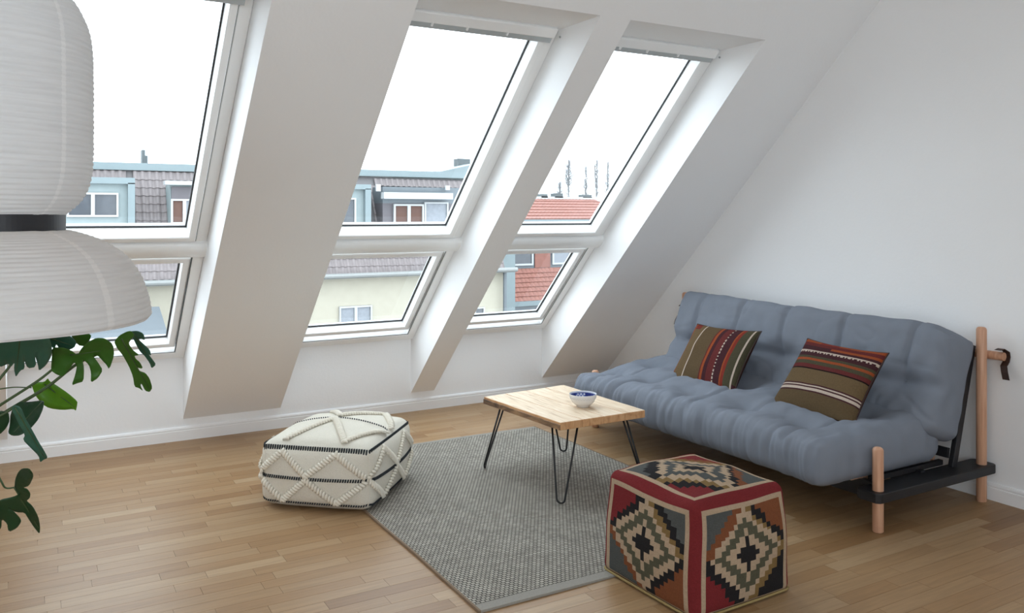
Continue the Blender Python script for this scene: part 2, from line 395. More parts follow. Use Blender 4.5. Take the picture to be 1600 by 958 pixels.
# ------------------------------------------------------------------ roof windows
def frame_loop(m_, xa, xb, sa, sb, prof):
    rings = []
    for ins, o_ in prof:
        rings.append([S(xa+ins, sa+ins, o_), S(xb-ins, sa+ins, o_), S(xb-ins, sb-ins, o_), S(xa+ins, sb-ins, o_)])
    for r0, r1 in zip(rings, rings[1:]):
        for j in range(4):
            k = (j+1) % 4; m_.add([r0[j], r0[k], r1[k], r1[j]], [(0,1,2,3)])
WLAB = ['roof window behind the paper lamp', 'middle roof window between two sloping piers', 'roof window nearest the gable wall']
for wi, (a, b) in enumerate(BAYS):
    W = holder('window_%d' % (wi+1), S((a+b)/2, .32, .3), WLAB[wi])
    top = head(.26)
    m_ = MB(); frame_loop(m_, a+.001, b-.001, .315, top, [(0, .36), (0, .262), (.004, .258), (.056, .258), (.060, .262), (.060, .36)])
    m_.build('frame', M['frame'], W)
    m_ = MB(); frame_loop(m_, a+.0605, b-.0605, .3755, top-.0605, [(0, .2600), (.007, .2600)])  # dark strip standing in for the shaded gap between frame and sash
    m_.build('gap_shade', M['gap_shade'], W)
    # opening sash above the transom
    s0, s1 = 1.424, top-.02
    sash_prof = [(0, .345), (0, .246), (.006, .240), (.032, .240), (.037, .244), (.043, .318), (.046, .345)]
    m_ = MB(); frame_loop(m_, a+.066, b-.066, s0, s1, sash_prof); sash = m_.build('sash', M['frame'], W)
    m_ = MB(); frame_loop(m_, a+.066+.0425, b-.066-.0425, s0+.0425, s1-.0425, [(0, .314), (.0075, .314), (.009, .321)]); m_.build('gasket', M['gasket'], sash)
    m_ = MB(); i = .066+.046
    vs = [S(a+i, s0+.046, .322), S(b-i, s0+.046, .322), S(b-i, s1-.046, .322), S(a+i, s1-.046, .322)]
    m_.add(vs, [(0,1,2,3)]); m_.build('pane', M['glass'], sash)
    # fixed light below
    l0, l1 = .415, 1.252
    m_ = MB(); frame_loop(m_, a+.066, b-.066, l0, l1, [(0, .36), (0, .275), (.006, .270), (.033, .270), (.038, .273), (.044, .325), (.047, .345)])
    low = m_.build('lower_sash', M['frame'], W)
    m_ = MB(); frame_loop(m_, a+.066+.0435, b-.066-.0435, l0+.0435, l1-.0435, [(0, .321), (.0085, .321), (.010, .328)]); m_.build('gasket', M['gasket'], low)
    m_ = MB(); i = .066+.047; vs = [S(a+i, l0+.047, .329), S(b-i, l0+.047, .329), S(b-i, l1-.047, .329), S(a+i, l1-.047, .329)]
    m_.add(vs, [(0,1,2,3)]); m_.build('pane', M['glass'], low)
    # rounded transom
    m_ = MB(); prof = [(1.285, .36), (1.280, .30), (1.283, .262), (1.295, .243), (1.315, .229), (1.345, .222), (1.368, .222), (1.386, .226), (1.404, .236), (1.411, .250), (1.412, .27), (1.412, .36)]
    vs = [S(a+.001, s_, o_) for s_, o_ in prof] + [S(b-.001, s_, o_) for s_, o_ in prof]; k = len(prof)
    m_.add(vs, [(j, j+1, k+j+1, k+j) for j in range(k-1)]); m_.build('transom', M['frame'], W, smooth=True, weld=False)
    # ventilation flap bar across the head, with its two clips
    m_ = MB(); prof = [(3.070, .262), (3.068, .216), (3.062, .212), (3.014, .212), (3.008, .216), (3.006, .262)]
    vs = [S(a+.006, s_, o_) for s_, o_ in prof] + [S(b-.040, s_, o_) for s_, o_ in prof]; k = len(prof)
    m_.add(vs, [(j, j+1, k+j+1, k+j) for j in range(k-1)]); m_.add(vs, [tuple(range(k-1, -1, -1)), tuple(range(k, 2*k))])
    flap = m_.build('ventilation_flap', M['frame'], W)
    m_ = MB(); m_.obox(S(a+.008, 2.976, .219), (b-a-.056, 0, 0), S(0, .030, 0)-S(0, 0, 0), S(0, 0, .03)-S(0, 0, 0)); m_.build('grey_strip', M['alu'], flap)
    for fx in (.22, .42, .66):
        m_ = MB(); x = a + (b-a)*fx
        m_.obox(S(x, 2.994, .209), (.009, 0, 0), S(0, .022, 0)-S(0, 0, 0), S(0, 0, .012)-S(0, 0, 0)); m_.build('clip', M['frame'], flap)
    m_ = MB(); x = b-.0005; q = S(x, 3.02, .22)
    m_.tube([q, q+V((-.006, 0, 0))], .006, 10); m_.build('screw_cap', M['alu'], W)
    # sill moulding on top of the knee wall
    m_ = MB(); pr = [(YK+.02, .560), (YK-.004, .560), (YK-.012, .566), (YK-.014, .578), (YK-.010, .586), (YK+.02, .590)]
    vs = [V((a+.001, p, q)) for p, q in pr] + [V((b-.001, p, q)) for p, q in pr]; k = len(pr)
    m_.add(vs, [(j, j+1, k+j+1, k+j) for j in range(k-1)]); m_.build('sill', M['frame'], W)

# ------------------------------------------------------------------ soft rounded box: cube-surface point -> rounded, bulged box
def cube_grid(nx, ny, nz):
    """faces of a [-1,1] cube as (axis, sign, list of (u,v) quads); yields quads of points"""
    for ax, sg, na, nb in ((2, 1, nx, ny), (2, -1, nx, ny), (1, -1, nx, nz), (1, 1, nx, nz), (0, -1, ny, nz), (0, 1, ny, nz)):
        oa = [0, 1, 2]; oa.remove(ax)
        for i in range(na):
            for j in range(nb):
                q = []
                for di, dj in ((0,0),(1,0),(1,1),(0,1)):
                    p = [0, 0, 0]; p[ax] = sg; p[oa[0]] = -1+2*(i+di)/na; p[oa[1]] = -1+2*(j+dj)/nb
                    q.append(tuple(p))
                flip = (sg > 0) == (ax == 1)
                yield ax, sg, (-1+2*(i+.5)/na, -1+2*(j+.5)/nb), (q[::-1] if flip else q)
def rbox(p, h, r, bulge=(0, 0, 0)):
    a = V((p[0]*h[0], p[1]*h[1], p[2]*h[2]))
    i = V(tuple(max(-(h[k]-r), min(h[k]-r, a[k])) for k in range(3)))
    d = a-i
    q = i + (d.normalized()*r if d.length > 1e-9 else d)
    u = [1-p[k]*p[k] for k in range(3)]
    for k in range(3):
        m = u[(k+1) % 3]*u[(k+2) % 3]
        if abs(p[k]) > 0: q[k] += bulge[k]*m*p[k]
    return q
def rot2(v, a): return V((v.x*math.cos(a)-v.y*math.sin(a), v.x*math.sin(a)+v.y*math.cos(a), v.z))

# ------------------------------------------------------------------ rug
RA = .012
rug = thing('rug', 'grey woven flat rug on the parquet between the two poufs', 'rug', (2.2, 3.77, 0), None)
x0, x1, y0, y1 = 1.425, 3.0, 2.69, 4.865
def wavy(x, y): return .0035+.0022*noise.noise(V((x*2.2, y*2.2, 0)))
def rug_piece(name, mt, ax, bx, ay, by, nx, ny, top=0):
    m_ = MB(); vs = []; 
    for j in range(ny+1):
        for i in range(nx+1):
            x = ax+(bx-ax)*i/nx; y = ay+(by-ay)*j/ny
            xx_ = x + .006*noise.noise(V((y*1.7, 3, 1)))*(1 if x > 2.2 else 1)
            yy_ = y + .01*noise.noise(V((x*1.5, 7, 1)))
            vs.append((xx_, yy_, .0065+wavy(x, y)+top))
    n0 = len(vs); vs += [(v[0], v[1], .0004) for v in vs]
    fs = []
    for j in range(ny):
        for i in range(nx):
            q = j*(nx+1)+i; fs.append((q, q+1, q+nx+2, q+nx+1))
    rim = [i for i in range(nx+1)] + [j*(nx+1)+nx for j in range(1, ny+1)] + [ny*(nx+1)+i for i in range(nx-1, -1, -1)] + [j*(nx+1) for j in range(ny-1, 0, -1)]
    for a_, b_ in zip(rim, rim[1:]+rim[:1]): fs.append((b_, a_, n0+a_, n0+b_))
    m_.add(vs, fs); return m_.build(name, mt, rug, smooth=False)
rug_piece('weave', M['rug'], x0+.008, x1-.008, y0+.05, y1-.03, 40, 56)
rug_piece('end_band', M['rug_end'], x0+.008, x1-.008, y0, y0+.05, 40, 2)
rug_piece('end_band', M['rug_end'], x0+.008, x1-.008, y1-.03, y1, 40, 2)
rug_piece('binding', M['rug_bind'], x0, x0+.009, y0, y1, 1, 56, .0006)
rug_piece('binding', M['rug_bind'], x1-.009, x1, y0, y1, 1, 56, .0006)

# ------------------------------------------------------------------ white pouf
PC, PH, PA = V((1.425, 4.265, .170)), (.292, .318, .158), math.radians(-41.5)
def pouf_pt(p, lift=0):
    q = rbox(p, PH, .055, (.03, .03, .055))
    q.z = q.z if q.z > 0 else max(q.z, -.158)
    if lift:
        i = V(tuple(q[k]*.8 for k in range(3))); ax = max(range(3), key=lambda k: abs(p[k]))
        d = V((0, 0, 0)); d[ax] = 1 if p[ax] > 0 else -1; q = q + d*lift
    return rot2(q, PA) + PC
pouf = thing('pouf', 'cream wool pouf with raised rope diamonds and black dashed stripes', 'pouf', (PC.x, PC.y, 0), 'floor poufs')
m_ = MB()
for ax, sg, uv, q in cube_grid(26, 26, 14): m_.add([pouf_pt(p) for p in q], [(0,1,2,3)])
m_.build('cover', M['cream_wool'], pouf, smooth=True, weld=True)
# rope zigzags: short fat stitches laid across each line
def rope(m_, pts, wd=.020, step=.0165):
    P = [pouf_pt(p, .004) for p in pts]
    acc = 0
    for p0_, p1_, c0, c1 in zip(P, P[1:], pts, pts[1:]):
        L_ = (p1_-p0_).length
        if L_ < 1e-6: continue
        d = (p1_-p0_)/L_
        while acc < L_:
            c = p0_+d*acc; ax = max(range(3), key=lambda k: abs(c0[k])); nn = V((0,0,0)); nn[ax] = 1 if c0[ax] > 0 else -1
            nn = rot2(nn, PA); sd = d.cross(nn).normalized(); sd = (sd + d*.45).normalized()
            m_.tube([c-sd*wd, c-sd*wd*.6+nn*.006, c+sd*wd*.6+nn*.006, c+sd*wd], [.0042, .0078, .0078, .0042], 6)
            acc += step
        acc -= L_
def line3(a_, b_, n=14): return [tuple(a_[k]+(b_[k]-a_[k])*i/n for k in range(3)) for i in range(n+1)]
# side faces: two diamonds along each, mirrored about the middle stripe
def side_pt(face, u, v):
    return {'f': (u, -1, v), 'r': (1, u, v), 'b': (-u, 1, v), 'l': (-1, -u, v)}[face]
for face in 'frbl':
    m_ = MB()
    for half in (-1, 1):
        zz = [(-1.0, .06), (-.54, .76), (-.10, .06), (.42, .76), (.94, .06)]
        for (u0, v0), (u1, v1) in zip(zz, zz[1:]):
            a_, b_ = (u0, v0*half), (u1, v1*half)
            rope(m_, [side_pt(face, a_[0]+(b_[0]-a_[0])*i/10, a_[1]+(b_[1]-a_[1])*i/10) for i in range(11)], .017)
    m_.build('rope_zigzag', M['rope'], pouf, smooth=True)
m_ = MB()
for x_ in (-1, 1):
    zz = [(-.56, -.90), (-.04, -.10), (.50, -.90), (.95, -.12)]
    for (u0, v0), (u1, v1) in zip(zz, zz[1:]):
        rope(m_, [(u0+(u1-u0)*i/14, -x_*(v0+(v1-v0)*i/14), 1) for i in range(15)], .019)
m_.build('rope_zigzag', M['rope'], pouf, smooth=True)
def dashes(name, pts, hw, step=.0125, dr=None):
    m_ = MB(); P = [pouf_pt(p, .0025) for p in pts]; acc = 0
    for p0_, p1_, c0 in zip(P, P[1:], pts):
        L_ = (p1_-p0_).length
        if L_ < 1e-6: continue
        d = (p1_-p0_)/L_
        while acc < L_:
            c = p0_+d*acc; ax = max(range(3), key=lambda k: abs(c0[k])); nn = V((0,0,0)); nn[ax] = 1 if c0[ax] > 0 else -1
            nn = rot2(nn, PA); sd = d.cross(nn).normalized()
            if ax != 2: sd = V((0, 0, 1))
            m_.obox(c-sd*hw-d*.0035-nn*.004, d*.0070, sd*2*hw+d*.004, nn*.0065); acc += step
        acc -= L_
    m_.build(name, M['black_yarn'], pouf)
def ring(v): 
    out = []
    for face in 'frbl': out += [side_pt(face, -1+2*i/20, v) for i in range(20)]
    return out + [side_pt('f', -1, v)]
for face in 'frbl':
    dashes('dashed_stripe', [side_pt(face, -.96+1.92*i/24, (.87 if face == 'f' else .90)) for i in range(25)], .0145 if face == 'f' else .008)
    dashes('dashed_stripe', [side_pt(face, -.96+1.92*i/24, -.03) for i in range(25)], .0075)
    dashes('dashed_stripe', [side_pt(face, -.96+1.92*i/24, -.86) for i in range(25)], .005)
dashes('dashed_stripe', [(-.95+1.9*i/30, 0, 1) for i in range(31)], .004)
m_ = MB(); m_.tube([pouf_pt((1, -1, v/10), .001) for v in range(-9, 9)], .0018, 5); m_.build('seam', M['rope'], pouf)

# ------------------------------------------------------------------ kilim pouf
KR, KC, KG, KD, KO, KY, KB = srgb(116, 42, 44), srgb(172, 150, 126), srgb(84, 82, 67), srgb(38, 36, 37), srgb(120, 73, 48), srgb(124, 100, 64), srgb(80, 82, 80)
KH = (.247, .262, .205); KCN = V((2.292, 2.510, .209)); KA = math.radians(1.5)
def kil_col(ax, sg, u, v):
    # u across, v up in face coordinates
    e = max(abs(u), abs(v))
    if ax == 2 and sg < 0: return KR
    if abs(u) > .87 or v > .86 or (ax == 2 and v < -.87): return KR
    if abs(u) > .78 or v > .76 or (ax == 2 and v < -.78): return KC
    if ax != 2 and v < -.93: return KC
    du, dv = u/.78, (v/.76 if ax == 2 else (v+.06)/.80)
    du, dv = round(du*8)/8, round(dv*9)/9
    d = abs(du)*1.06+abs(dv)*.98
    if d < .34: return KD
    if d < .56: return KC
    if d < .82: return KG if ax != 2 else KB
    if d < 1.02: return KC
    tr, up = du > 0, dv > 0
    if ax == 2:
        if d < 1.18: return KD if tr != up else KY
        if d < 1.38: return KO if tr else KD
        return KR if tr == up else KB
    if sg < 0 and ax == 1:
        if up and tr: return KD if d < 1.3 and d >= 1.12 else (KY if d < 1.12 else KO)
        if up: return KO if d < 1.35 else KB
        if not tr: return KD if d < 1.3 else KR
        return KY if d < 1.25 else KD
    if up and not tr: return KD if d < 1.25 else KR
    if up: return KY if d < 1.22 else (KD if d < 1.45 else KB)
    if tr: return KD if d < 1.25 else KO
    return KO if d < 1.2 else KB
kp = thing('pouf', 'square kilim pouf with stepped diamonds and a dark red border', 'pouf', (KCN.x, KCN.y, 0), 'floor poufs')
m_ = MB()
for ax, sg, (u, v), q in cube_grid(50, 50, 44):
    if ax == 0: u2 = -u if sg < 0 else u
    elif ax == 1: u2 = u if sg < 0 else -u
    else: u2 = u
    P = []
    for p in q:
        r_ = rbox(p, KH, .035, (.020, .020, .035))
        r_ += V((noise.noise(r_*5), noise.noise(r_*5+V((9,0,0))), noise.noise(r_*5+V((0,9,0)))))*.012*(.3+.7*(p[2]+1)/2)
        # slouch: the base spreads a little
        k = 1-.035*(p[2]); r_.x *= k; r_.y *= k
        r_.z = max(r_.z, -.2045)
        P.append(rot2(r_, KA)+KCN)
    m_.add(P, [(0,1,2,3)], kil_col(ax, sg, u2, v))
m_.build('cover', M['kilim'], kp, smooth=True, weld=True)
m_ = MB()
for sx, sy in ((-1,-1),(1,-1),(1,1),(-1,1)):
    nx_ = {(-1,-1):(1,-1),(1,-1):(1,1),(1,1):(-1,1),(-1,1):(-1,-1)}[(sx,sy)]
    pts = []
    for i in range(19):
        t = i/18; p = (sx+(nx_[0]-sx)*t, sy+(nx_[1]-sy)*t, -.95); r_ = rbox(p, KH, .035, (.02,.02,0)); r_.x *= 1.04; r_.y *= 1.04; r_.z = -.197
        pts.append(rot2(r_, KA)+KCN)
    m_.tube(pts, .005, 6)
m_.build('base_piping', mat('olive_piping', srgb(150, 130, 84), .9), kp, smooth=True)

# ------------------------------------------------------------------ coffee table and bowl
TB = [V((2.243, 4.185, 0)), V((2.822, 4.238, 0)), V((2.828, 3.470, 0)), V((2.290, 3.470, 0))]
table = thing('coffee_table', 'low coffee table of pale reclaimed wood on black hairpin legs', 'table', (2.55, 3.84, 0))
def tq(u, v): return TB[3]*(1-u)*(1-v)+TB[2]*u*(1-v)+TB[1]*u*v+TB[0]*(1-u)*v
TT, TK = .420, .040
NB = 4
for i in range(NB):
    u0, u1 = i/NB, (i+1)/NB
    m_ = MB(); n_ = 16; e_ = .0008
    for j in range(n_):
        pass
    vs = []
    for j in range(n_+1):
        v_ = j/n_; wob = .0022*noise.noise(V((j*.5, i*3, 0)))
        a_, b_ = tq(u0, v_)+V((e_, 0, 0)), tq(u1, v_)-V((e_, 0, 0))
        if i == 0: a_ += V((wob, 0, 0))
        if i == NB-1: b_ += V((wob, 0, 0))
        dz = .0015*noise.noise(V((j*.3, i*5, 2)))
        vs += [a_+V((0,0,TT-TK)), b_+V((0,0,TT-TK)), b_+V((0,0,TT+dz)), a_+V((0,0,TT+dz))]
    fs = [(3,2,1,0), tuple(4*n_+k for k in range(4))]
    for j in range(n_):
        for k in range(4): fs.append((4*j+k, 4*j+(k+1)%4, 4*(j+1)+(k+1)%4, 4*(j+1)+k))
    m_.add(vs, fs); m_.build('top_board', M['table'], table, bevel=.0035, weld=True)
# darker rough waney strip along the left edge, and battens under the top
m_ = MB(); vs = []; n_ = 22
for j in range(n_+1):
    p = tq(0, j/n_); wv = .004*noise.noise(V((j*.9, 1, 4)))
    vs += [p+V((-.003+wv*.4, 0, TT-TK+.002)), p+V((-.003+wv*.4, 0, TT-.014+wv)), p+V((.001, 0, TT-.012+wv)), p+V((.001, 0, TT-TK+.002))]
fs = [(3,2,1,0), tuple(4*n_+k for k in range(4))]
for j in range(n_):
    for k in range(4): fs.append((4*j+k, 4*j+(k+1)%4, 4*(j+1)+(k+1)%4, 4*(j+1)+k))
m_.add(vs, fs); o = m_.build('rough_edge', M['bark_edge'], table); o['label'] = 'darker rough bark-like edge strip'
def hairpin(corner, sx, sy):
    # sx, sy point from this corner into the table
    c = tq(*corner); tz = TT-TK
    A = c+V((sx*.035, sy*.130, tz)); B = c+V((sx*.125, sy*.030, tz)); foot = c+V((sx*.006, sy*.004, .0182))
    d = (A-B).normalized(); m_ = MB(); pts = [A]
    fa, fb = foot+d*.021+V((0,0,.021)), foot-d*.021+V((0,0,.021))
    pts += [A.lerp(fa, .5), fa]
    for k in range(1, 6):
        t = k/6*PI; pts.append(foot + d*.021*math.cos(t) + V((0,0,.021-.021*math.sin(t))))
    pts += [fb, B.lerp(fb, .5), B]
    m_.tube(pts, .0054, 8); leg = m_.build('leg', M['rod'], table, smooth=True)
    m_ = MB(); q = c+V((sx*.09, sy*.09, tz))
    m_.box((q.x-.05, q.y-.05, tz-.004), (q.x+.05, q.y+.05, tz)); m_.build('mounting_plate', M['rod'], leg)
for cn, sx, sy in (((0,0),1,1), ((1,0),-1,1), ((1,1),-1,-1), ((0,1),1,-1)): hairpin(cn, sx, sy)

bowl = thing('bowl', 'small white bowl with blue painted inside standing on the coffee table', 'bowl', (2.588, 3.70, TT))
bowl.scale = (1.13, 1.13, 1.13); bx, by = 2.588, 3.70; Zt = TT+.0012
m_ = MB(); m_.lathe([(0, Zt+.004), (.024, Zt+.004), (.026, Zt), (.030, Zt), (.031, Zt+.006), (.038, Zt+.010), (.052, Zt+.022), (.061, Zt+.040), (.0655, Zt+.060), (.0645, Zt+.0615), (.0635, Zt+.060)], bx, by)
m_.build('body', M['ceramic'], bowl, smooth=True)
m_ = MB(); nb_ = 48; prof = [(.0635, .060), (.0615, .054), (.0600, .050), (.0588, .042), (.052, .027), (.040, .015), (.020, .0105), (.004, .010)]
blue, wht, lb = (.012, .03, .20), (.62, .66, .74), (.08, .14, .42)
for k in range(len(prof)-1):
    for j in range(nb_):
        def P_(q, jj): return (bx+q[0]*math.cos(2*PI*jj/nb_), by+q[0]*math.sin(2*PI*jj/nb_), Zt+q[1])
        s_ = (j//3) % 4
        c = wht if k == 0 else (blue if k in (1, 6) else (blue if s_ in (0, 1) else (lb if (j+k) % 2 else wht)))
        m_.add([P_(prof[k], j), P_(prof[k], j+1), P_(prof[k+1], j+1), P_(prof[k+1], j)], [(0,1,2,3)], c)
bm_ = mat('blue_glaze', (1,1,1), .15, attr='col'); o = m_.build('painted_inside', bm_, bowl, smooth=True, weld=True); o['label'] = 'blue and white petal painted inside'
m_ = MB()
for k in range(30):
    a_ = 2*PI*k/30; a2 = 2*PI*(k+.5)/30
    P3 = lambda an, r_, z_: V((bx+r_*math.cos(an), by+r_*math.sin(an), Zt+z_))
    m_.tube([P3(a_, .0613, .040), P3(a2, .0636, .049), P3(a_+2*PI/30, .0613, .040)], .0005, 4)
m_.build('fine_pattern', mat('pale_grey_glaze', (.45, .45, .48), .3), bowl)

# ------------------------------------------------------------------ futon sofa
FX, RX, YR, YL = 3.371, 4.184, 2.470, 4.672
sofa = thing('sofa', 'grey tufted futon sofa on a black frame with round beech posts', 'sofa', (3.75, 3.57, 0))
def post(x, y, h, r):
    m_ = MB(); m_.lathe([(0, 0.001), (r-.003, .001), (r, .004), (r, h-.014), (r-.003, h-.006), (r-.009, h-.001), (0, h)], x, y, 24)
    return m_.build('post', M['beech'], sofa, smooth=True)
for y in (YR, YL):
    post(FX, y, .388, .0245); post(RX, y, .885, .0245)
    m_ = MB(); s_ = -1 if y == YR else 1
    # flat end board with rounded corners, holding both posts
    xa, xb, ya, yb = FX-.055, RX+.068, y-.045, y+.085
    if s_ > 0: ya, yb = y-.085, y+.045
    r_ = .03; out = []
    for cx_, cy_, a0 in ((xb-r_, yb-r_, 0), (xa+r_, yb-r_, 90), (xa+r_, ya+r_, 180), (xb-r_, ya+r_, 270)):
        for k in range(5):
            t = math.radians(a0+90*k/4); out.append((cx_+r_*math.cos(t), cy_+r_*math.sin(t)))
    k = len(out); vs = [(p[0], p[1], .145) for p in out]+[(p[0], p[1], .190) for p in out]
    m_.add(vs, [tuple(range(k-1, -1, -1)), tuple(range(k, 2*k))]+[(i, (i+1)%k, k+(i+1)%k, k+i) for i in range(k)])
    m_.build('end_board', M['black_wood'], sofa, bevel=.004)
for x in (3.42, 3.78):
    m_ = MB(); m_.box((x, YR+.06, .120), (x+.03, YL-.06, .200)); m_.build('rail', M['black_wood'], sofa)
for y in (YR+.088, YL-.112):
    m_ = MB(); m_.box((3.45, y, .1905), (4.00, y+.024, .215)); m_.build('side_rail', M['black_wood'], sofa)
for i in range(13):
    y = YR+.135+i*(YL-YR-.27-.06)/12
    m_ = MB(); m_.box((3.36, y, .2005), (3.90, y+.06, .2165)); m_.build('slat', M['beech'], sofa)
    # back slats lean on the bar
    m_ = MB(); a_ = V((3.985, y, .20)); u_ = V((.175, 0, .555)); nrm = V((.955, 0, -.30))
    m_.obox(a_, (0, .06, 0), u_, nrm*.014); m_.build('back_slat', M['beech'], sofa)
for y in (YR+.035, YL-.06):
    m_ = MB(); m_.obox((3.995, y, .192), (0, .026, 0), V((.165, 0, .60)), V((.038, 0, -.010))); m_.build('back_frame', M['black_wood'], sofa, bevel=.003)
m_ = MB(); m_.obox((3.985, YR+.06, .235), (0, YL-YR-.12, 0), (.009, 0, .05), (.02, 0, -.005)); m_.build('back_frame', M['black_wood'], sofa)
m_ = MB(); m_.tube([(4.229, YR-.088, .742), (4.229, YL+.088, .742)], .0215, 20); m_.build('support_bar', M['beech'], sofa, smooth=False)
def strap(y0_, dirn):
    m_ = MB(); pts = [V((4.196, y0_+.020*dirn, .775)), V((4.215, y0_+.028*dirn, .783)), V((4.250, y0_+.034*dirn, .765)), V((4.252, y0_+.036*dirn, .74)), V((4.236, y0_+.040*dirn, .716)), V((4.205, y0_+.046*dirn, .700)), V((4.194, y0_+.056*dirn, .67)), V((4.19, y0_+.066*dirn, .635))]
    for p, q in zip(pts, pts[1:]): m_.obox(p, (0, .034*dirn, .0), q-p, (.003, 0, 0))
    m_.build('strap', M['leather'], sofa)
strap(YR-.036, -1); strap(YL+.036, 1)

def fbm(p, o_=3):
    s_, a_, t = 0, 1, p.copy()
    for _ in range(o_): s_ += a_*noise.noise(t); t = t*2.03; a_ *= .5
    return s_
SY0, SY1 = 2.515, 4.575; SYC, SYH = (SY0+SY1)/2, (SY1-SY0)/2
T_Y = [2.80, 3.20, 3.60, 4.00, 4.36]
SEATC = V((3.515, SYC, .325)); SEATH = (.435, SYH, .108)
def seat_pt(p):
    q = rbox(p, SEATH, .085, (0, 0, .012)) + SEATC
    top = max(0, p[2]); front = max(0, -p[0])
    x, y = q.x, q.y
    # tuft rows
    for tx, dp in ((3.34, .042), (3.64, .050)):
        for ty in T_Y:
            ty2 = ty + (.05 if tx < 3.5 else -.03)
            d2 = ((x-tx)/.085)**2+((y-ty2)/.10)**2
            if d2 < 6: q.z -= dp*math.exp(-d2)*(1 if p[2] > .2 else 0)
            # soft creases running from each tuft to the front edge
            if p[2] > 0 and x < tx: q.z -= .016*math.exp(-((y-ty2+.25*(tx-x)*math.sin(ty*9))/.022)**2)*min(1, (tx-x)/.1)
    # gathers along the front roll
    gth = noise.noise(V((y*13, x*3.0, q.z*3))) + .6*noise.noise(V((y*27+5, x*4, q.z*4)))
    wf = front**6
    q.x += .020*gth*wf; q.z += .012*gth*(front**3)*top
    q += V((0, 0, 1))*(.012*fbm(V((x*4, y*4, 1)))*top) + V((1, 0, 0))*(.012*noise.noise(V((y*2.6, 2, q.z*3)))*wf)
    q.z += (.009*noise.noise(V((x*9+y*3, y*11-x*4, 4))) + .006*abs(noise.noise(V((x*7-y*9, y*14+x*6, 9)))) )*top
    # right end pleats
    q.x += .009*noise.noise(V((y*44, q.z*5, 7)))*front**4*(1-.4*top); q.z += .006*noise.noise(V((y*40, x*5, 3)))*front**2*top
    ed = max(0, -p[1])**8
    q.y += .010*ed*noise.noise(V((x*16, 3, q.z*5)))
    # seat rises a little towards the back, front edge droops over the frame
    q.z += .055*max(0, (x-3.35)/.6)*(top if p[2] > 0 else 0) - .012*wf*(1-top)
    # front edge bows forward in the middle of the sofa
    q.x += -.035*math.exp(-((y-2.62)/.28)**2)*wf
    q.z -= .030*math.exp(-((y-4.60)/.30)**2)*max(0, -p[0])
    return q
m_ = MB()
for ax, sg, uv, q in cube_grid(50, 250, 14): m_.add([seat_pt(p) for p in q], [(0,1,2,3)])
seat = m_.build('seat_mattress', M['futon'], sofa, smooth=True, weld=True)
BT = math.atan2(.155, .46); BU = V((math.sin(BT), 0, math.cos(BT))); BN = V((-math.cos(BT), 0, math.sin(BT)))
BC = V((3.985, SYC-.065, .606)); BH = (.125, SYH-.025, .282)   # thickness, length, height
def back_pt(p):
    r_ = rbox(p, BH, .070, (.018, 0, .0))
    y = r_.y + BC.y; hgt = r_.z; fr = max(0, p[0])
    thick = r_.x
    if p[0] > 0:
        vb = math.exp(-((hgt+.035+.02*math.sin(y*5))/.040)**2)
        thick -= .030*vb*fr
        for ty in T_Y:
            ty2 = ty-.10
            d2 = ((y-ty2)/.075)**2+((hgt+.03)/.075)**2
            if d2 < 7: thick -= .034*math.exp(-d2)
            if hgt > 0: thick -= .022*math.exp(-((y-ty2+.10*(hgt)*math.sin(ty*5))/.018)**2)*min(1, hgt/.06)
            else: thick -= .006*math.exp(-((y-ty2+.3*hgt)/.03)**2)
        thick += .012*fbm(V((1, y*4, hgt*4)))*fr + .010*noise.noise(V((y*11+hgt*5, hgt*9-y*4, 4)))*fr - .010*math.exp(-((noise.noise(V((y*3+hgt*2, hgt*5-y*2, 14))))/.05)**2)*fr*(1 if hgt < 0 else .4)
        # lower part bulges forward over the seat
        thick += .035*max(0, -hgt/.27)**1.5*fr
    tp = max(0, p[2])**8
    hgt += .009*tp*noise.noise(V((y*6, 1, 2))) + tp*(.016*((y-SY0)/(SY1-SY0))**2*1.6 + .006)
    # rounded near corner, crisp far corner
    hgt -= .030*tp*math.exp(-((y-SY0)/.07)**2)
    ed = max(0, -p[1])**8
    y += .012*ed*noise.noise(V((thick*14, 3, hgt*10)))
    return V((BC.x, 0, BC.z)) + BU*hgt + BN*thick + V((0, y, 0))
m_ = MB()
for ax, sg, uv, q in cube_grid(10, 190, 46): m_.add([back_pt(p) for p in q], [(0,1,2,3)])
back = m_.build('back_mattress', M['futon'], sofa, smooth=True, weld=True)
# buttons of tuft thread
for ty in T_Y:
    ty2 = ty-.10
    for hh, par in ((-.03, back),):
        c = V((BC.x, ty2, BC.z))+BU*hh+BN*(.105-.040)
        m_ = MB(); m_.tube([c, c+BN*.010], [.006, .004], 6); m_.build('tuft', M['futon'], par)

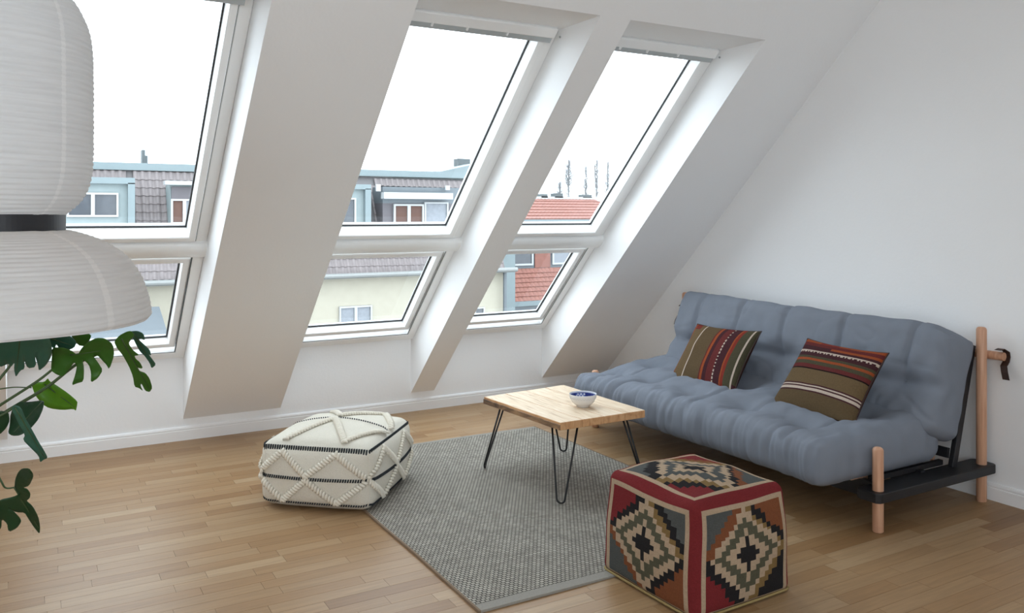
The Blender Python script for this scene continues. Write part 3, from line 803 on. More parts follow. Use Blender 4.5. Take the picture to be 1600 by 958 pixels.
# ------------------------------------------------------------------ cushions
def cushion(label, corners, colf, thick=.062, n=56, name='cushion', bend=.0):
    TL, TR, BR, BL = [V(c) for c in corners]
    N_ = ((TR-TL).cross(BL-TL)).normalized()
    if N_.x > 0: N_ = -N_
    t = thing(name, label, 'cushion', (BL+BR)/2, 'kilim cushions on the sofa')
    m_ = MB()
    def P(u, v, s_):
        # pinched-in sides between the corners
        uu = u + .045*(1-(2*v-1)**2)*(1-2*u)*.9; vv = v + .045*(1-(2*u-1)**2)*(1-2*v)*.9
        p = TL*(1-uu)*(1-vv)+TR*uu*(1-vv)+BR*uu*vv+BL*(1-uu)*vv
        m = max(0, (1-(2*u-1)**2)*(1-(2*v-1)**2))**.42
        p = p + N_*(s_*thick*m + .008*fbm(V((u*3, v*3, thick*50)), 2)*m)
        return p + N_*bend*((2*u-1)**2)
    for s_ in (1, -1):
        for i in range(n):
            for j in range(n):
                u0, u1, v0, v1 = i/n, (i+1)/n, j/n, (j+1)/n
                q = [P(u0,v0,s_), P(u1,v0,s_), P(u1,v1,s_), P(u0,v1,s_)]
                m_.add(q if s_ > 0 else q[::-1], [(3,2,1,0)], colf((u0+u1)/2, (v0+v1)/2) if s_ > 0 else srgb(60, 40, 34))
    m_.build('cover', M['kilim'], t, smooth=True, weld=True)
    m_ = MB(); pts = [P(i/20, 0, 1) for i in range(20)]+[P(1, i/20, 1) for i in range(20)]+[P(1-i/20, 1, 1) for i in range(20)]+[P(0, 1-i/20, 1) for i in range(21)]
    m_.tube(pts, .0035, 6); m_.build('edge_seam', M['leather'], t, smooth=True)
    return t
OL, OL2 = srgb(102, 84, 60), srgb(90, 74, 53)
PU, MR, OR, WH, RD, BK, GR = srgb(66, 38, 42), srgb(96, 44, 43), srgb(144, 72, 42), srgb(186, 170, 156), srgb(124, 50, 40), srgb(32, 24, 24), srgb(72, 68, 52)
def c1(u, v):
    if u < .04: return RD if v > .12 else MR
    if u < .055: return OR
    if v < .10 and u < .16: return MR if int(v*60) % 2 else RD
    for a, b, c in ((.055, .225, OL), (.225, .245, WH), (.245, .50, OL2), (.50, .515, MR), (.515, .55, OR), (.55, .60, PU), (.60, .69, MR)):
        if a <= u < b: return c
    if u < .72: return WH if int(v*36) % 2 else PU
    if u < .80: return PU
    if u < .83: return OR
    if u < .85: return RD
    if u < .95: return GR
    if u < .965: return WH
    return GR if v < .9 else PU
def c2(u, v):
    if v < .05: return OR if u < .25 or u > .5 else RD
    for a, b, c in ((.05, .10, MR), (.10, .145, OR if u > .45 else PU), (.145, .18, PU)):
        if a <= v < b: return c
    if v < .215: return WH if (v < .19 or v > .208 or int(u*44) % 2) else PU
    for a, b, c in ((.215, .27, PU), (.27, .30, GR), (.30, .345, OR), (.345, .385, GR), (.385, .45, MR), (.45, .47, BK), (.47, .66, OL), (.66, .685, PU), (.685, .705, WH), (.705, .72, PU), (.72, .742, WH), (.742, .775, PU), (.775, .975, OL2), (.975, 1.01, BK)):
        if a <= v < b: return c
    return OL
def X_at(px, py, x):
    d = ray(px, py); return V((0, 0, EYE)) + d*(x/d.x)
cushion('dark striped kilim cushion with upright stripes at the window end of the sofa',
        [X_at(1090, 506, 3.800), X_at(1190, 518, 3.76), X_at(1147, 616, 3.52), X_at(1042, 602, 3.52)], c1, .072)
cushion('olive and red kilim cushion with level stripes nearest the camera on the sofa',
        [X_at(1262, 529, 3.78), X_at(1389, 552, 3.76), X_at(1334, 671, 3.46), X_at(1202, 636, 3.50)], c2, .072)

# ------------------------------------------------------------------ paper pendant lamp
LD = 1.87; LC = dep(-22, 336, LD); lx, ly = LC.x, LC.y; K = LD/FOC
def lz(py): return EYE + (HZ-py)*K
lamp = thing('pendant_lamp', 'white ribbed rice paper lantern lamp with a black ring between two shades', 'lamp', (lx, ly, lz(530)))
def shade(name, keys, mt, n=120, rib=.0030, pitch=.0125):
    # keys: list of (radius px, y px) from top to bottom; smooth sampled then ribbed
    P = [V((r*K, lz(y), 0)) for r, y in keys]
    pts = []
    for i in range(len(P)-1):
        p0_, p1_, p2_, p3_ = P[max(i-1,0)], P[i], P[i+1], P[min(i+2, len(P)-1)]
        m0 = max(2, int((p2_-p1_).length/.0021))
        for k in range(m0):
            t = k/m0
            pts.append(.5*((2*p1_)+(-p0_+p2_)*t+(2*p0_-5*p1_+4*p2_-p3_)*t*t+(-p0_+3*p1_-3*p2_+p3_)*t**3))
    pts.append(P[-1])
    acc = 0; rad = []
    for i, p in enumerate(pts):
        if i: acc += (p-pts[i-1]).length
        rad.append(acc)
    m_ = MB(); k0 = len(pts); vs = []
    for i, p in enumerate(pts):
        t = (pts[min(i+1, k0-1)]-pts[max(i-1, 0)]).normalized(); nr, nz = -t.y, t.x
        for j in range(n):
            a_ = 2*PI*j/n
            ph = rad[i]/pitch + .35*noise.noise(V((math.cos(a_)*1.4, math.sin(a_)*1.4, rad[i]*14)))
            o_ = rib*(abs(math.cos(PI*ph)))**.6*-1 + .0010*noise.noise(V((math.cos(a_)*6, math.sin(a_)*6, rad[i]*30)))
            r_ = p.x + nr*-o_; z_ = p.y - nz*o_*1
            vs.append((lx+r_*math.cos(a_), ly+r_*math.sin(a_), z_))
    fs = []; cs = []
    for i in range(k0-1):
        for j in range(n): fs.append((i*n+j, i*n+(j+1)%n, (i+1)*n+(j+1)%n, (i+1)*n+j))
    m_.v = vs
    for i in range(k0-1):
        for j in range(n):
            seam = ((j+1) % 15) == 0
            m_.f.append(fs[i*n+j]); m_.t.append(None)
            m_.c.append((.96, .96, .96) if seam else (.88, .885, .89))
    return m_.build(name, mt, lamp, smooth=True)
shade('upper_shade', [(60, -48), (92, -34), (118, -12), (138, 22), (147, 60), (149, 110), (149.5, 180), (149, 250), (144, 285), (132, 312), (114, 330), (108, 335)], M['paper'])
shade('lower_shade', [(106, 361), (130, 366), (165, 380), (196, 402), (218, 432), (230, 464), (235.5, 490), (236, 500), (231, 506)], M['paper'])
m_ = MB(); m_.lathe([(107*K, lz(334)), (110.5*K, lz(335)), (110.5*K, lz(361)), (107*K, lz(362))], lx, ly, 96)
m_.lathe([(104*K, lz(362)), (104*K, lz(334))], lx, ly, 96); m_.build('ring', M['black_ring'], lamp, smooth=False)
m_ = MB(); m_.tube([(lx, ly, lz(-50)), (lx, ly, ztop)], .0025, 8); m_.build('cord', M['black_ring'], lamp)
m_ = MB(); m_.lathe([(0, lz(-46)), (60*K, lz(-46)), (60*K, lz(-50)), (0, lz(-50))], lx, ly, 40); m_.build('top_cap', M['black_ring'], lamp)
m_ = MB(); m_.lathe([(0, lz(300)), (.018, lz(300)), (.018, lz(318)), (.03, lz(330)), (.045, lz(352)), (.04, lz(372)), (.02, lz(385)), (0, lz(388))], lx, ly, 24)
m_.build('bulb', M['ceramic'], lamp, smooth=True)

# ------------------------------------------------------------------ potted monstera, leaning in from the left
PD = 2.25; pb = dep(-330, 336, 2.35); px_, py_ = pb.x, pb.y
plant = thing('potted_plant', 'green split-leaf plant reaching in beneath the paper lamp', 'plant', (px_, py_, 0))
m_ = MB(); m_.lathe([(0, .002), (.12, .002), (.13, .02), (.165, .30), (.17, .33), (.155, .33), (.148, .28), (0, .27)], px_, py_, 40); pot = m_.build('pot', M['pot'], plant, smooth=False)
m_ = MB(); m_.lathe([(.149, .29), (.08, .300), (0, .303)], px_, py_, 30); m_.build('soil', M['soil'], pot)
def zpx(p): return p[0]/2.737, 500+p[1]/2.737
def leaf(outline, mt, D, gx=0, gy=0, fold=None, amp=.012, label=None, mid=None):
    """outline traced on a tilted plane at distance D; gx, gy tilt it in depth (metres per 100 px); fold bends along the midrib"""
    pts2 = [zpx(p) for p in outline]; pts2 = [(a[0]*(1-t)+b[0]*t, a[1]*(1-t)+b[1]*t) for a, b in zip(pts2, pts2[1:]+pts2[:1]) for t in (.2, .8)]; cx = sum(p[0] for p in pts2)/len(pts2); cy = sum(p[1] for p in pts2)/len(pts2)
    bm = bmesh.new(); vv = [bm.verts.new((p[0], p[1], 0)) for p in pts2]
    f = bm.faces.new(vv); f.normal_update(); bmesh.ops.triangulate(bm, faces=[f])
    bmesh.ops.subdivide_edges(bm, edges=bm.edges[:], cuts=3, use_grid_fill=True)
    bmesh.ops.triangulate(bm, faces=bm.faces[:])
    for v in bm.verts:
        x, y = v.co.x, v.co.y
        d = D + gx*(x-cx)/100 + gy*(y-cy)/100
        if mid:
            (ax_, ay_), (bx_, by_) = zpx(mid[0]), zpx(mid[1]); L_ = math.hypot(bx_-ax_, by_-ay_)
            dist = abs((x-ax_)*(by_-ay_)-(y-ay_)*(bx_-ax_))/L_
            d -= amp*min(2.2, dist/18.0)**1.3 * (1 if fold is None else fold)
        d += .006*noise.noise(V((x*.05, y*.05, D*9)))
        v.co = dep(x, y, d) - V((px_, py_, 0))
    me = bpy.data.meshes.new('leaf'); bm.to_mesh(me); bm.free(); me.materials.append(mt)
    for p in me.polygons: p.use_smooth = True
    o = bpy.data.objects.new('leaf', me); col.objects.link(o); o.parent = plant
    so = o.modifiers.new('thickness', 'SOLIDIFY'); so.thickness = .0012
    if label: o['label'] = label
    if mid:
        (ax_, ay_), (bx_, by_) = zpx(mid[0]), zpx(mid[1]); q = MB(); P = []
        for k in range(7):
            t = k/6; x = ax_+(bx_-ax_)*t; y = ay_+(by_-ay_)*t
            P.append(dep(x, y, D+gx*(x-cx)/100+gy*(y-cy)/100-.003))
        q.tube(P, [.0022*(1-.7*k/6) for k in range(7)], 5); q.build('midrib', M['stem'], o, smooth=True)
    return o
leaf([(0,20),(60,10),(140,20),(205,60),(222,110),(222,150),(200,190),(168,218),(163,190),(150,150),(155,200),(120,207),(104,170),(106,208),(88,215),(68,245),(60,210),(62,180),(48,200),(35,185),(15,195),(0,200),(-40,150),(-30,60)], M['leaf_blue'], 2.20, .04, .16, mid=((90,40),(68,240)), label='blue-green leaf drooping towards the room')
leaf([(180,60),(250,50),(305,70),(328,95),(318,118),(285,132),(255,125),(240,100),(235,128),(215,108)], M['leaf_blue'], 2.26, .05, .1, mid=((190,70),(310,110)))
leaf([(300,60),(345,50),(392,62),(385,85),(362,112),(335,108)], M['leaf_mid'], 2.36, .02, .1)
leaf([(332,150),(350,118),(380,92),(412,76),(450,78),(484,104),(489,150),(468,212),(455,190),(440,175),(420,152),(396,150),(420,182),(440,215),(420,248),(388,268),(390,225),(380,190),(352,165),(360,205),(358,262),(330,270),(306,279),(322,235),(330,195),(318,180),(300,205),(270,242),(240,232),(218,215),(222,160),(222,118),(262,116),(302,128)], M['leaf_mid'], 2.28, .05, .12, mid=((300,150),(484,125)), label='mid green leaf with fingers hanging down')
leaf([(487,92),(510,66),(540,50),(562,46),(575,66),(560,84),(550,100),(568,128),(585,142),(596,150),(575,152),(580,165),(600,182),(612,208),(585,202),(596,218),(622,226),(640,250),(652,290),(640,308),(620,302),(604,270),(600,280),(612,304),(594,290),(575,285),(568,240),(550,195),(525,150),(500,120)], M['leaf_mid'], 2.34, .06, .18, mid=((520,80),(640,300)), label='long narrow split leaf at the plant tip')
leaf([(556,48),(590,46),(614,58),(622,86),(600,78),(592,82),(620,108),(640,126),(648,152),(636,146),(652,168),(668,190),(648,207),(640,184),(618,152),(600,136),(585,112),(572,84)], M['leaf_blue'], 2.40, .05, .12, mid=((570,55),(655,195)))
leaf([(133,275),(160,266),(190,265),(205,248),(212,262),(240,278),(290,312),(332,348),(330,365),(325,389),(315,380),(270,385),(210,378),(180,360),(150,322)], M['leaf_light'], 2.46, .03, .08, mid=((190,275),(322,375)), label='bright yellow-green leaf, backlight put into its colour')
leaf([(75,350),(120,352),(190,343),(185,380),(165,425),(140,455),(120,475),(85,495),(52,496),(34,484),(42,450),(44,400)], M['leaf_dark'], 2.22, .02, -.15, mid=((180,350),(60,480)), label='dark leaf, shaded side put into its colour')
leaf([(48,380),(60,362),(90,372),(108,420),(135,465),(165,520),(190,560),(205,590),(188,596),(172,609),(166,580),(130,545),(98,512),(108,490),(78,440)], M['leaf_blue'], 2.14, .0, .10, mid=((65,375),(190,590)))
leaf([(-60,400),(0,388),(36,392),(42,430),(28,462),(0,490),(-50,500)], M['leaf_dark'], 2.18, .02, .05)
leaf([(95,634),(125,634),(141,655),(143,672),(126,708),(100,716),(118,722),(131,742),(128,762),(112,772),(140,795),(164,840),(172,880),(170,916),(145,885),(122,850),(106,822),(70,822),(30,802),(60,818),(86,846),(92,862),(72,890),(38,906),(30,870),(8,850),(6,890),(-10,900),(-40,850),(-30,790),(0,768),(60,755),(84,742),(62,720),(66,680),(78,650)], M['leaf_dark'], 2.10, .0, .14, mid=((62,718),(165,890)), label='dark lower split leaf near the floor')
crown = V((px_, py_, .30))
def stem(pts, D, r=.0035, base=True):
    P = [dep(*zpx(p), D+(0.01*i)) for i, p in enumerate(pts)]
    if base:
        a_ = P[0]; P = [crown+V((.03, 0, 0)), crown.lerp(a_, .35)+V((0, 0, .10)), crown.lerp(a_, .75)+V((0, 0, .06))]+P
    # smooth
    Q = []
    for i in range(len(P)-1):
        p0_, p1_, p2_, p3_ = P[max(i-1,0)], P[i], P[i+1], P[min(i+2, len(P)-1)]
        for k in range(5):
            t = k/5; Q.append(.5*((2*p1_)+(-p0_+p2_)*t+(2*p0_-5*p1_+4*p2_-p3_)*t*t+(-p0_+3*p1_-3*p2_+p3_)*t**3))
    Q.append(P[-1]); m_ = MB(); m_.tube(Q, [r*(1.5-.8*i/len(Q)) for i in range(len(Q))], 8); m_.build('stem', M['stem'], plant, smooth=True)
stem([(-60, 410), (0, 365), (160, 262), (250, 190), (302, 150)], 2.26, .004)
stem([(-50, 440), (50, 378), (200, 288), (340, 182), (484, 122)], 2.29, .0048)
stem([(-60, 300), (0, 295), (60, 288), (135, 290)], 2.44, .0022)
stem([(-60, 320), (0, 250), (40, 200), (70, 150)], 2.24, .004)
stem([(-80, 560), (0, 682), (24, 718), (64, 716)], 2.12, .0026)
stem([(-90, 430), (-20, 440), (10, 430)], 2.2, .003)
stem([(-60, 440), (20, 400), (60, 372)], 2.15, .003)

# ------------------------------------------------------------------ outside: houses across the street
def rgb(name, r, g_, b_, rough=.7, na=.08, ns=3): return mat(name, tuple(.44*(c*.72+.28*(sum(srgb(r, g_, b_))/3)) for c in srgb(r, g_, b_)), rough, na, ns)  # greyed towards their mean: distance haze is put into the outdoor colours
O = {}
O['render'] = rgb('cream_render', 228, 218, 190); O['zinc'] = rgb('blue_grey_zinc', 150, 174, 180, .5); O['zinc2'] = rgb('dark_zinc', 124, 138, 148, .5)
O['tile'] = rgb('brown_grey_tile', 164, 150, 150, .7, .3, 5); O['tile_red'] = rgb('red_tile', 190, 108, 84, .7, .3, 4)
O['white'] = rgb('white_window_frame', 226, 230, 232, .4, .02); O['dark'] = rgb('dark_window_glass', 92, 100, 112, .08, .3, 4)
O['curtain'] = rgb('pale_curtain', 176, 184, 196, .8, .2, 9); O['curtain_red'] = rgb('rust_curtain', 130, 84, 66, .8, .2, 9)
O['panel'] = rgb('pale_panel', 176, 198, 200); O['shutter'] = rgb('mauve_shutter_box', 128, 120, 128); O['brick'] = rgb('grey_chimney', 112, 124, 128)
O['asphalt'] = rgb('street', 96, 98, 100); O['bark'] = rgb('bare_bark', 190, 192, 196); O['gutter'] = rgb('pale_gutter', 178, 182, 180)
O['underlay'] = rgb('roof_underlay', 140, 134, 136)
m_ = MB(); m_.box((-90, 8, -14.2), (120, 160, -14)); structure(m_.build('street', O['asphalt']), 'grey street far below')

YF = 33.0
bld = thing('apartment_building', 'cream apartment house with brown tiled mansard roof and dormers across the street', 'building', at(400, 432, YF)+V((0, 0, -12)))
E1, E2 = at(150, 441, YF), at(659, 426, YF); RG = at(400, 267, YF+1.9)
rx = (E2-E1).normalized(); rn = rx.cross(RG-E1).normalized()
if rn.y > 0: rn = -rn
ru = rn.cross(rx).normalized()
if ru.z < 0: ru = -ru
def rc(px, py): q = on_plane(px, py, E1, rn)-E1; return q.dot(rx), q.dot(ru)
def RP(a_, b_, o_=0): return E1+rx*a_+ru*b_+rn*o_
xl, xr = at(-420, 430, YF).x, at(791, 424, YF).x
m_ = MB(); m_.box((xl, YF+.25, -14), (xr, YF+7, E1.z-.05)); m_.build('facade', O['render'], bld)
aL, aR = rc(-420, 400)[0], rc(790, 420)[0]; bT = rc(400, 268)[1]
m_ = MB(); m_.obox(RP(aL, 0, -.06), rx*(aR-aL), ru*(bT-.05), -rn*.5); m_.build('roof_deck', O['underlay'], bld)
m_ = MB(); p_ = RP(0, bT); m_.box((xl, p_.y-.15, p_.z-.12), (xr-.2, p_.y+4, p_.z+.16)); m_.build('roof_edge', O['zinc'], bld)
# gutter and fascia
m_ = MB(); m_.box((xl, YF-.35, E1.z-.20), (xr+.3, YF+.3, E1.z-.12)); m_.tube([(xl, YF-.38, E1.z-.08), (xr+.35, YF-.38, E1.z-.08)], .10, 8)
m_.build('gutter', O['gutter'], bld)
m_ = MB(); m_.tube([(xr-.1, YF-.05, E1.z-.2), (xr-.1, YF-.05, -14)], .09, 8); m_.build('downpipe', O['zinc2'], bld)
# pantiles
TW, TL_ = .255, .340
tile_v = []; tile_f = []
NP = 6
for e, (b0, lift) in enumerate(((0, .045), (TL_*1.08, .012))):
    for k in range(NP+1):
        t = k/NP; h = .030*math.sin(2*PI*t)+.01
        tile_v.append((t*TW*1.04, b0, h+lift))
for k in range(NP+1): t = k/NP; tile_v.append((t*TW*1.04, 0, .030*math.sin(2*PI*t)+.01+lift-.0))
tile_f = [(k, k+1, NP+1+k+1, NP+1+k) for k in range(NP)]
base_ = [(v[0], v[1], v[2]-.022) for v in tile_v[:NP+1]]; kb = len(tile_v); tile_v += base_
tile_f += [(kb+k, kb+k+1, k+1, k) for k in range(NP)]
Tm = Matrix((( rx.x, ru.x, rn.x), (rx.y, ru.y, rn.y), (rx.z, ru.z, rn.z)))
tme = bpy.data.meshes.new('roof_tile'); tme.from_pydata([tuple(Tm @ V(v)) for v in tile_v], [], tile_f); tme.materials.append(O['tile'])
dormers = []   # pixel rectangles that the dormers cover, (x0, y0, x1, y1)
DR = [(20, 276, 211, 352), (266, 283, 440, 348), (440, 283, 581, 352), (598, 292, 742, 352)]
def covered(px, py): return any(a < px < c and b < py < d for a, b, c, d in DR)
def to_px(P):
    d = P-V((0, 0, EYE)); F = V((math.sin(YAW), math.cos(YAW), 0)); R = V((math.cos(YAW), -math.sin(YAW), 0)); t = d.dot(F)
    return 800+FOC*d.dot(R)/t, HZ-FOC*d.z/t
PATCH = [(209, 262, 320, 356), (576, 274, 700, 356)]
nt_ = 0; stuff = MB(); cand = []
nr_ = int(bT/TL_)
for j in range(nr_+1):
    b_ = j*TL_
    if b_+TL_*.7 > bT: break
    a_ = rc(-400, 350)[0]
    while a_ < aR-TW:
        q = to_px(RP(a_+TW/2, b_+TL_*.4))
        if not covered(*q):
            inp = any(x0_ < q[0] < x1_ and y0_ < q[1] < y1_ for x0_, y0_, x1_, y1_ in PATCH)
            if inp and nt_ < 290:
                o = bpy.data.objects.new('roof_tile', tme); col.objects.link(o); o.parent = bld
                o.location = RP(a_, b_, random.uniform(0, .008)) - V(bld.location); nt_ += 1
            else:
                P0_ = RP(a_, b_); stuff.add([P0_+Tm @ V(v) for v in tile_v], tile_f)
        a_ += TW
o = stuff.build('roof_tiles', O['tile'], bld); o['kind'] = 'stuff'
def prect(m_, x0_, y0_, x1_, y1_, Y, d=.1, c=None):
    a_, b_ = at((x0_+x1_)/2, y1_, Y), at((x0_+x1_)/2, y0_, Y); xa = at(x0_, y1_, Y).x; xb = at(x1_, y1_, Y).x
    m_.box((xa, Y, a_.z), (xb, Y+d, b_.z))
def part(name, mt, parent, x0_, y0_, x1_, y1_, Y, d=.1):
    m_ = MB(); prect(m_, x0_, y0_, x1_, y1_, Y, d); return m_.build(name, mt, parent)
def window(x0_, y0_, x1_, y1_, Y, panes, parent=bld, fr=2.6, glass_m=None, mull=None):
    m_ = MB(); A, B = at(x0_, y0_, Y), at(x1_, y1_, Y); xa, xb = at(x0_, (y0_+y1_)/2, Y).x, at(x1_, (y0_+y1_)/2, Y).x
    zt, zb = at((x0_+x1_)/2, y0_, Y).z, at((x0_+x1_)/2, y1_, Y).z; f_ = fr*.026*Y/33
    m_.box((xa, Y-.05, zb), (xb, Y+.06, zb+f_)); m_.box((xa, Y-.05, zt-f_), (xb, Y+.06, zt))
    m_.box((xa, Y-.05, zb+f_), (xa+f_, Y+.06, zt-f_)); m_.box((xb-f_, Y-.05, zb+f_), (xb, Y+.06, zt-f_))
    n_ = len(panes); wd = (xb-xa-2*f_)/n_
    for k in range(1, n_): m_.box((xa+f_+wd*k-f_*.9, Y-.05, zb+f_), (xa+f_+wd*k+f_*.9, Y+.06, zt-f_))
    win = m_.build('window', O['white'], parent)
    for k, pm in enumerate(panes):
        q = MB(); q.box((xa+f_+wd*k+.01, Y+.02, zb+f_), (xa+f_+wd*(k+1)-.01, Y+.03, zt-f_)); q.build('pane', pm, win)
    return win
YD = YF+.15
# dormer 1 (left): zinc cheeks and lintel around pale panels and a two-pane window
part('dormer_lintel', O['zinc'], bld, 20, 276, 211, 286, YD-.15, 1.6)
part('dormer_jamb', O['zinc'], bld, 200, 286, 211, 356, YD-.15, 1.3)
part('dormer_panel', O['panel'], bld, 20, 286, 201, 356, YD+.10, .6)
window(104, 301, 185, 339, YD+.04, [O['dark'], O['dark']])
window(30, 301, 92, 339, YD+.04, [O['dark'], O['curtain']])
# dormer 2
part('awning_box', O['white'], bld, 258, 284, 440, 290, YD-.3, .5)
part('dormer_panel', O['panel'], bld, 266, 290, 440, 356, YD+.10, 1.2)
part('shutter_box', O['shutter'], bld, 268, 292, 308, 311, YD, .3)
window(267, 311, 309, 350, YD, [O['curtain_red'], O['curtain']])
window(330, 305, 400, 345, YD, [O['dark'], O['dark']])
# dormer 3
part('dormer_lintel', O['zinc'], bld, 440, 287, 580, 295, YD-.15, 1.6)
part('dormer_jamb', O['zinc'], bld, 571, 295, 580, 356, YD-.15, 1.3)
part('dormer_panel', O['panel'], bld, 440, 295, 572, 356, YD+.10, .6)
window(500, 309, 556, 352, YD+.04, [O['dark'], O['dark']])
# dormer 4 with a rolled awning
part('awning_box', O['white'], bld, 600, 301, 708, 311, YD-.45, .35)
part('awning_arm', O['white'], bld, 588, 288, 595, 299, YD-.2, .1)
part('awning_arm', O['white'], bld, 697, 290, 703, 297, YD-.2, .1)
part('dormer_panel', O['zinc2'], bld, 598, 293, 742, 318, YD+.10, 1.2)
part('dormer_panel', O['shutter'], bld, 598, 318, 742, 356, YD+.10, 1.2)
window(615, 319, 662, 356, YD, [O['curtain_red'], O['curtain_red']], fr=3)
window(663, 316, 700, 356, YD, [O['curtain']])
# cream facade below the gutter
window(530, 478, 581, 512, YF+.2, [O['curtain'], O['curtain']])
window(180, 480, 232, 512, YF+.2, [O['curtain'], O['curtain']])
window(741, 480, 757, 512, YF+.2, [O['dark']])
for x0_, y0_, x1_, y1_ in ((222, 234, 227, 262), (227, 243, 231, 262)):
    part('chimney', O['brick'], bld, x0_, y0_, x1_, y1_, YF+4, .5)
# low zinc-roofed annex in the courtyard, below the first window
anx = thing('annex', 'low zinc roofed annex glimpsed below the window behind the paper lamp', 'building', at(200, 540, 28))
m_ = MB(); A = at(60, 508, 27.5); B = at(273, 511, 27.5); m_.box((A.x, 27.5, -14), (B.x, 31, B.z-1.0)); m_.build('wall', O['render'], anx)
m_ = MB(); m_.add([(A.x, 27.0, B.z-1.05), (B.x, 27.0, B.z-1.05), (B.x, 31, B.z+.3), (A.x, 31, B.z+.3), (A.x, 31, B.z-1.0), (B.x, 31, B.z-1.0)], [(0,1,2,3), (3,2,5,4)]); m_.build('roof', O['zinc2'], anx)

# neighbour with a zinc gable behind it
nb2 = thing('gabled_building', 'blue-grey gabled house rising behind the tiled roof', 'building', at(740, 400, 41.2)+V((0, 0, -12)))
m_ = MB(); a_, b_, c_, d_ = at(640, 279, 41.2), at(752, 254, 41.2), at(805, 272, 41.2), at(655, 340, 41.2)
m_.add([(a_.x, 41.2, -14), (c_.x, 41.2, -14), (c_.x, 41.2, c_.z), (b_.x, 41.2, b_.z), (a_.x, 41.2, a_.z)] + [(a_.x, 43.4, -14), (c_.x, 43.4, -14), (c_.x, 43.4, c_.z), (b_.x, 43.4, b_.z), (a_.x, 43.4, a_.z)],
       [(0,1,2,3,4), (9,8,7,6,5), (0,4,9,5), (4,3,8,9), (3,2,7,8), (2,1,6,7)]); 
m_.build('gable', O['zinc'], nb2)
part('chimney', O['brick'], nb2, 716, 248, 735, 272, 43.5, .6)

# red-tiled house further on, seen in the last window
YR2 = 46.0
red = thing('red_roofed_house', 'house with bright red tiled roof and white dormer windows beyond the cream corner', 'building', at(870, 430, YR2)+V((0, 0, -12)))
m_ = MB(); A, B = at(770, 470, YR2), at(1010, 470, YR2); m_.box((A.x, YR2, -14), (B.x, YR2+8, A.z)); m_.build('facade', O['render'], red)
def slope_tiles(pname, x0_, y0_, x1_, y1_, Ya, Yb, rows_, lab=None):
    """one part per tile course, a corrugated strip; courses overlap like shingles"""
    P0, P1 = at(x0_, y1_, Ya), at(x1_, y1_, Ya); T = at((x0_+x1_)/2, y0_, Yb)
    L_ = P1.x-P0.x; up = V((0, T.y-Ya, T.z-at((x0_+x1_)/2, y1_, Ya).z)); n_ = V((0, -up.z, up.y)).normalized()
    z0 = at((x0_+x1_)/2, y1_, Ya).z; base = V((P0.x, Ya, z0)); nt2 = int(L_/.30); nseg = nt2*4
    for r_ in range(rows_):
        q = MB(); a_ = base+up*(r_/rows_); b_ = base+up*((r_+1.12)/rows_); vs = []
        for k in range(nseg+1):
            h = .035*abs(math.sin(PI*k/4)); x = L_*k/nseg
            vs += [a_+V((x, 0, 0))+n_*(.0), a_+V((x, 0, 0))+n_*(.07+h), b_+V((x, 0, 0))+n_*(.01+h)]
        fs = []
        for k in range(nseg): i = 3*k; fs += [(i, i+3, i+4, i+1), (i+1, i+4, i+5, i+2)]
        q.add(vs, fs); o = q.build(pname, O['tile_red'], red)
    q = MB(); q.add([base-n_*.02, base+V((L_,0,0))-n_*.02, base+V((L_,0,0))+up-n_*.02, base+up-n_*.02], [(0,1,2,3)]); q.build('roof_deck', O['underlay'], red)
slope_tiles('tile_course', 770, 312, 990, 343, YR2+.4, YR2+5, 7)
part('ridge_cap', O['white'], red, 770, 307.5, 1000, 312, YR2+5, .4)
part('eaves_gutter', O['zinc'], red, 770, 343, 990, 353, YR2+.2, .4)
part('dormer_wall', O['zinc2'], red, 770, 352, 990, 420, YR2+.3, 4)
slope_tiles('tile_course', 797, 418, 990, 467, YR2-1.0, YR2+.25, 7)
part('hanging_tiles', O['tile_red'], red, 836, 391, 860, 418, YR2+.22, .08)
part('ledge', O['zinc'], red, 795, 467, 990, 474, YR2-1.3, 1.2)
part('lower_wall', O['zinc2'], red, 790, 474, 990, 520, YR2-1.0, 1)
window(799, 388, 833, 415, YR2+.2, [O['dark']], red, fr=3.2)
window(863, 388, 892, 413, YR2+.2, [O['curtain']], red, fr=3.2)
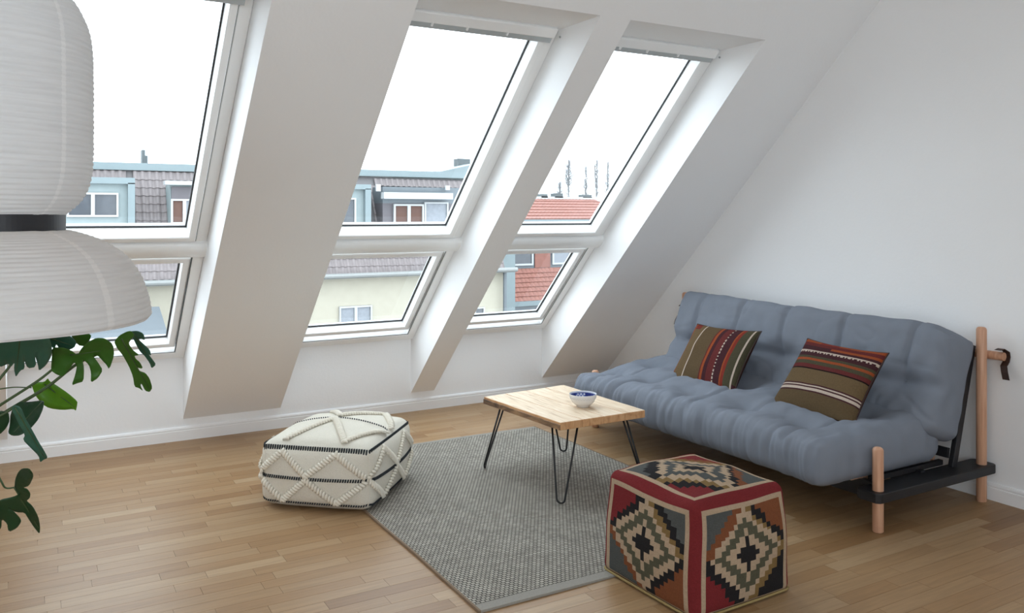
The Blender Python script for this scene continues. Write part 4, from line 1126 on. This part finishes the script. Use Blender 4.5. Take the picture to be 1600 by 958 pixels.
part('chimney', O['brick'], red, 846, 303, 856, 309, YR2+5, .6)
part('chimney', O['brick'], red, 867, 302, 880, 309, YR2+5, .6)
part('chimney', O['brick'], red, 911, 304, 925, 309, YR2+5, .6)

def poplar(px, ytop_, ybase, Y, wpx, n_, lab, seed):
    rd = random.Random(seed); b_ = at(px, ybase, Y); top_ = at(px, ytop_, Y); H_ = top_.z-b_.z; W_ = wpx*Y/FOC
    t = thing('bare_tree', lab, 'tree', (b_.x, Y, -14), 'bare trees beyond the red roof')
    m_ = MB(); m_.tube([(b_.x, Y, -14), (b_.x, Y, b_.z), (b_.x+.1, Y, b_.z+H_*.6), (b_.x, Y, top_.z)], [.22, .10, .05, .015], 6); m_.build('trunk', O['bark'], t)
    m_ = MB()
    for i in range(n_):
        f_ = rd.uniform(0.02, .85); z = b_.z+H_*f_; a_ = rd.uniform(0, 2*PI); r_ = W_*(1-.6*f_)*rd.uniform(.35, 1)
        l_ = H_*rd.uniform(.18, .38)*(1-.4*f_); q = V((b_.x+r_*math.cos(a_), Y+r_*math.sin(a_), min(top_.z, z+l_)))
        s_ = V((b_.x, Y, z)); mid = s_.lerp(q, .5)+V((r_*.3*math.cos(a_), r_*.3*math.sin(a_), -l_*.12))
        m_.tube([s_, mid, q], [.035, .022, .008], 4)
        for k in range(3):
            u_ = s_.lerp(q, rd.uniform(.4, .9)); m_.tube([u_, u_+V((rd.uniform(-.3, .3), rd.uniform(-.3, .3), rd.uniform(.4, .9)))], [.012, .004], 3)
    o = m_.build('branches', O['bark'], t); o['kind'] = 'stuff'
poplar(888, 248, 312, 90, 15, 120, 'bare pale tree left of the others above the red roof', 3)
poplar(874, 284, 312, 88, 12, 60, 'short bushy bare tree at the left above the red roof', 5)
poplar(915, 256, 312, 95, 10, 80, 'slim bare tree in the middle of the row above the red roof', 7)
poplar(932, 248, 312, 96, 11, 90, 'tallest slim bare tree of the row above the red roof', 9)
poplar(949, 252, 312, 97, 10, 80, 'slim bare tree nearest the window frame', 11)
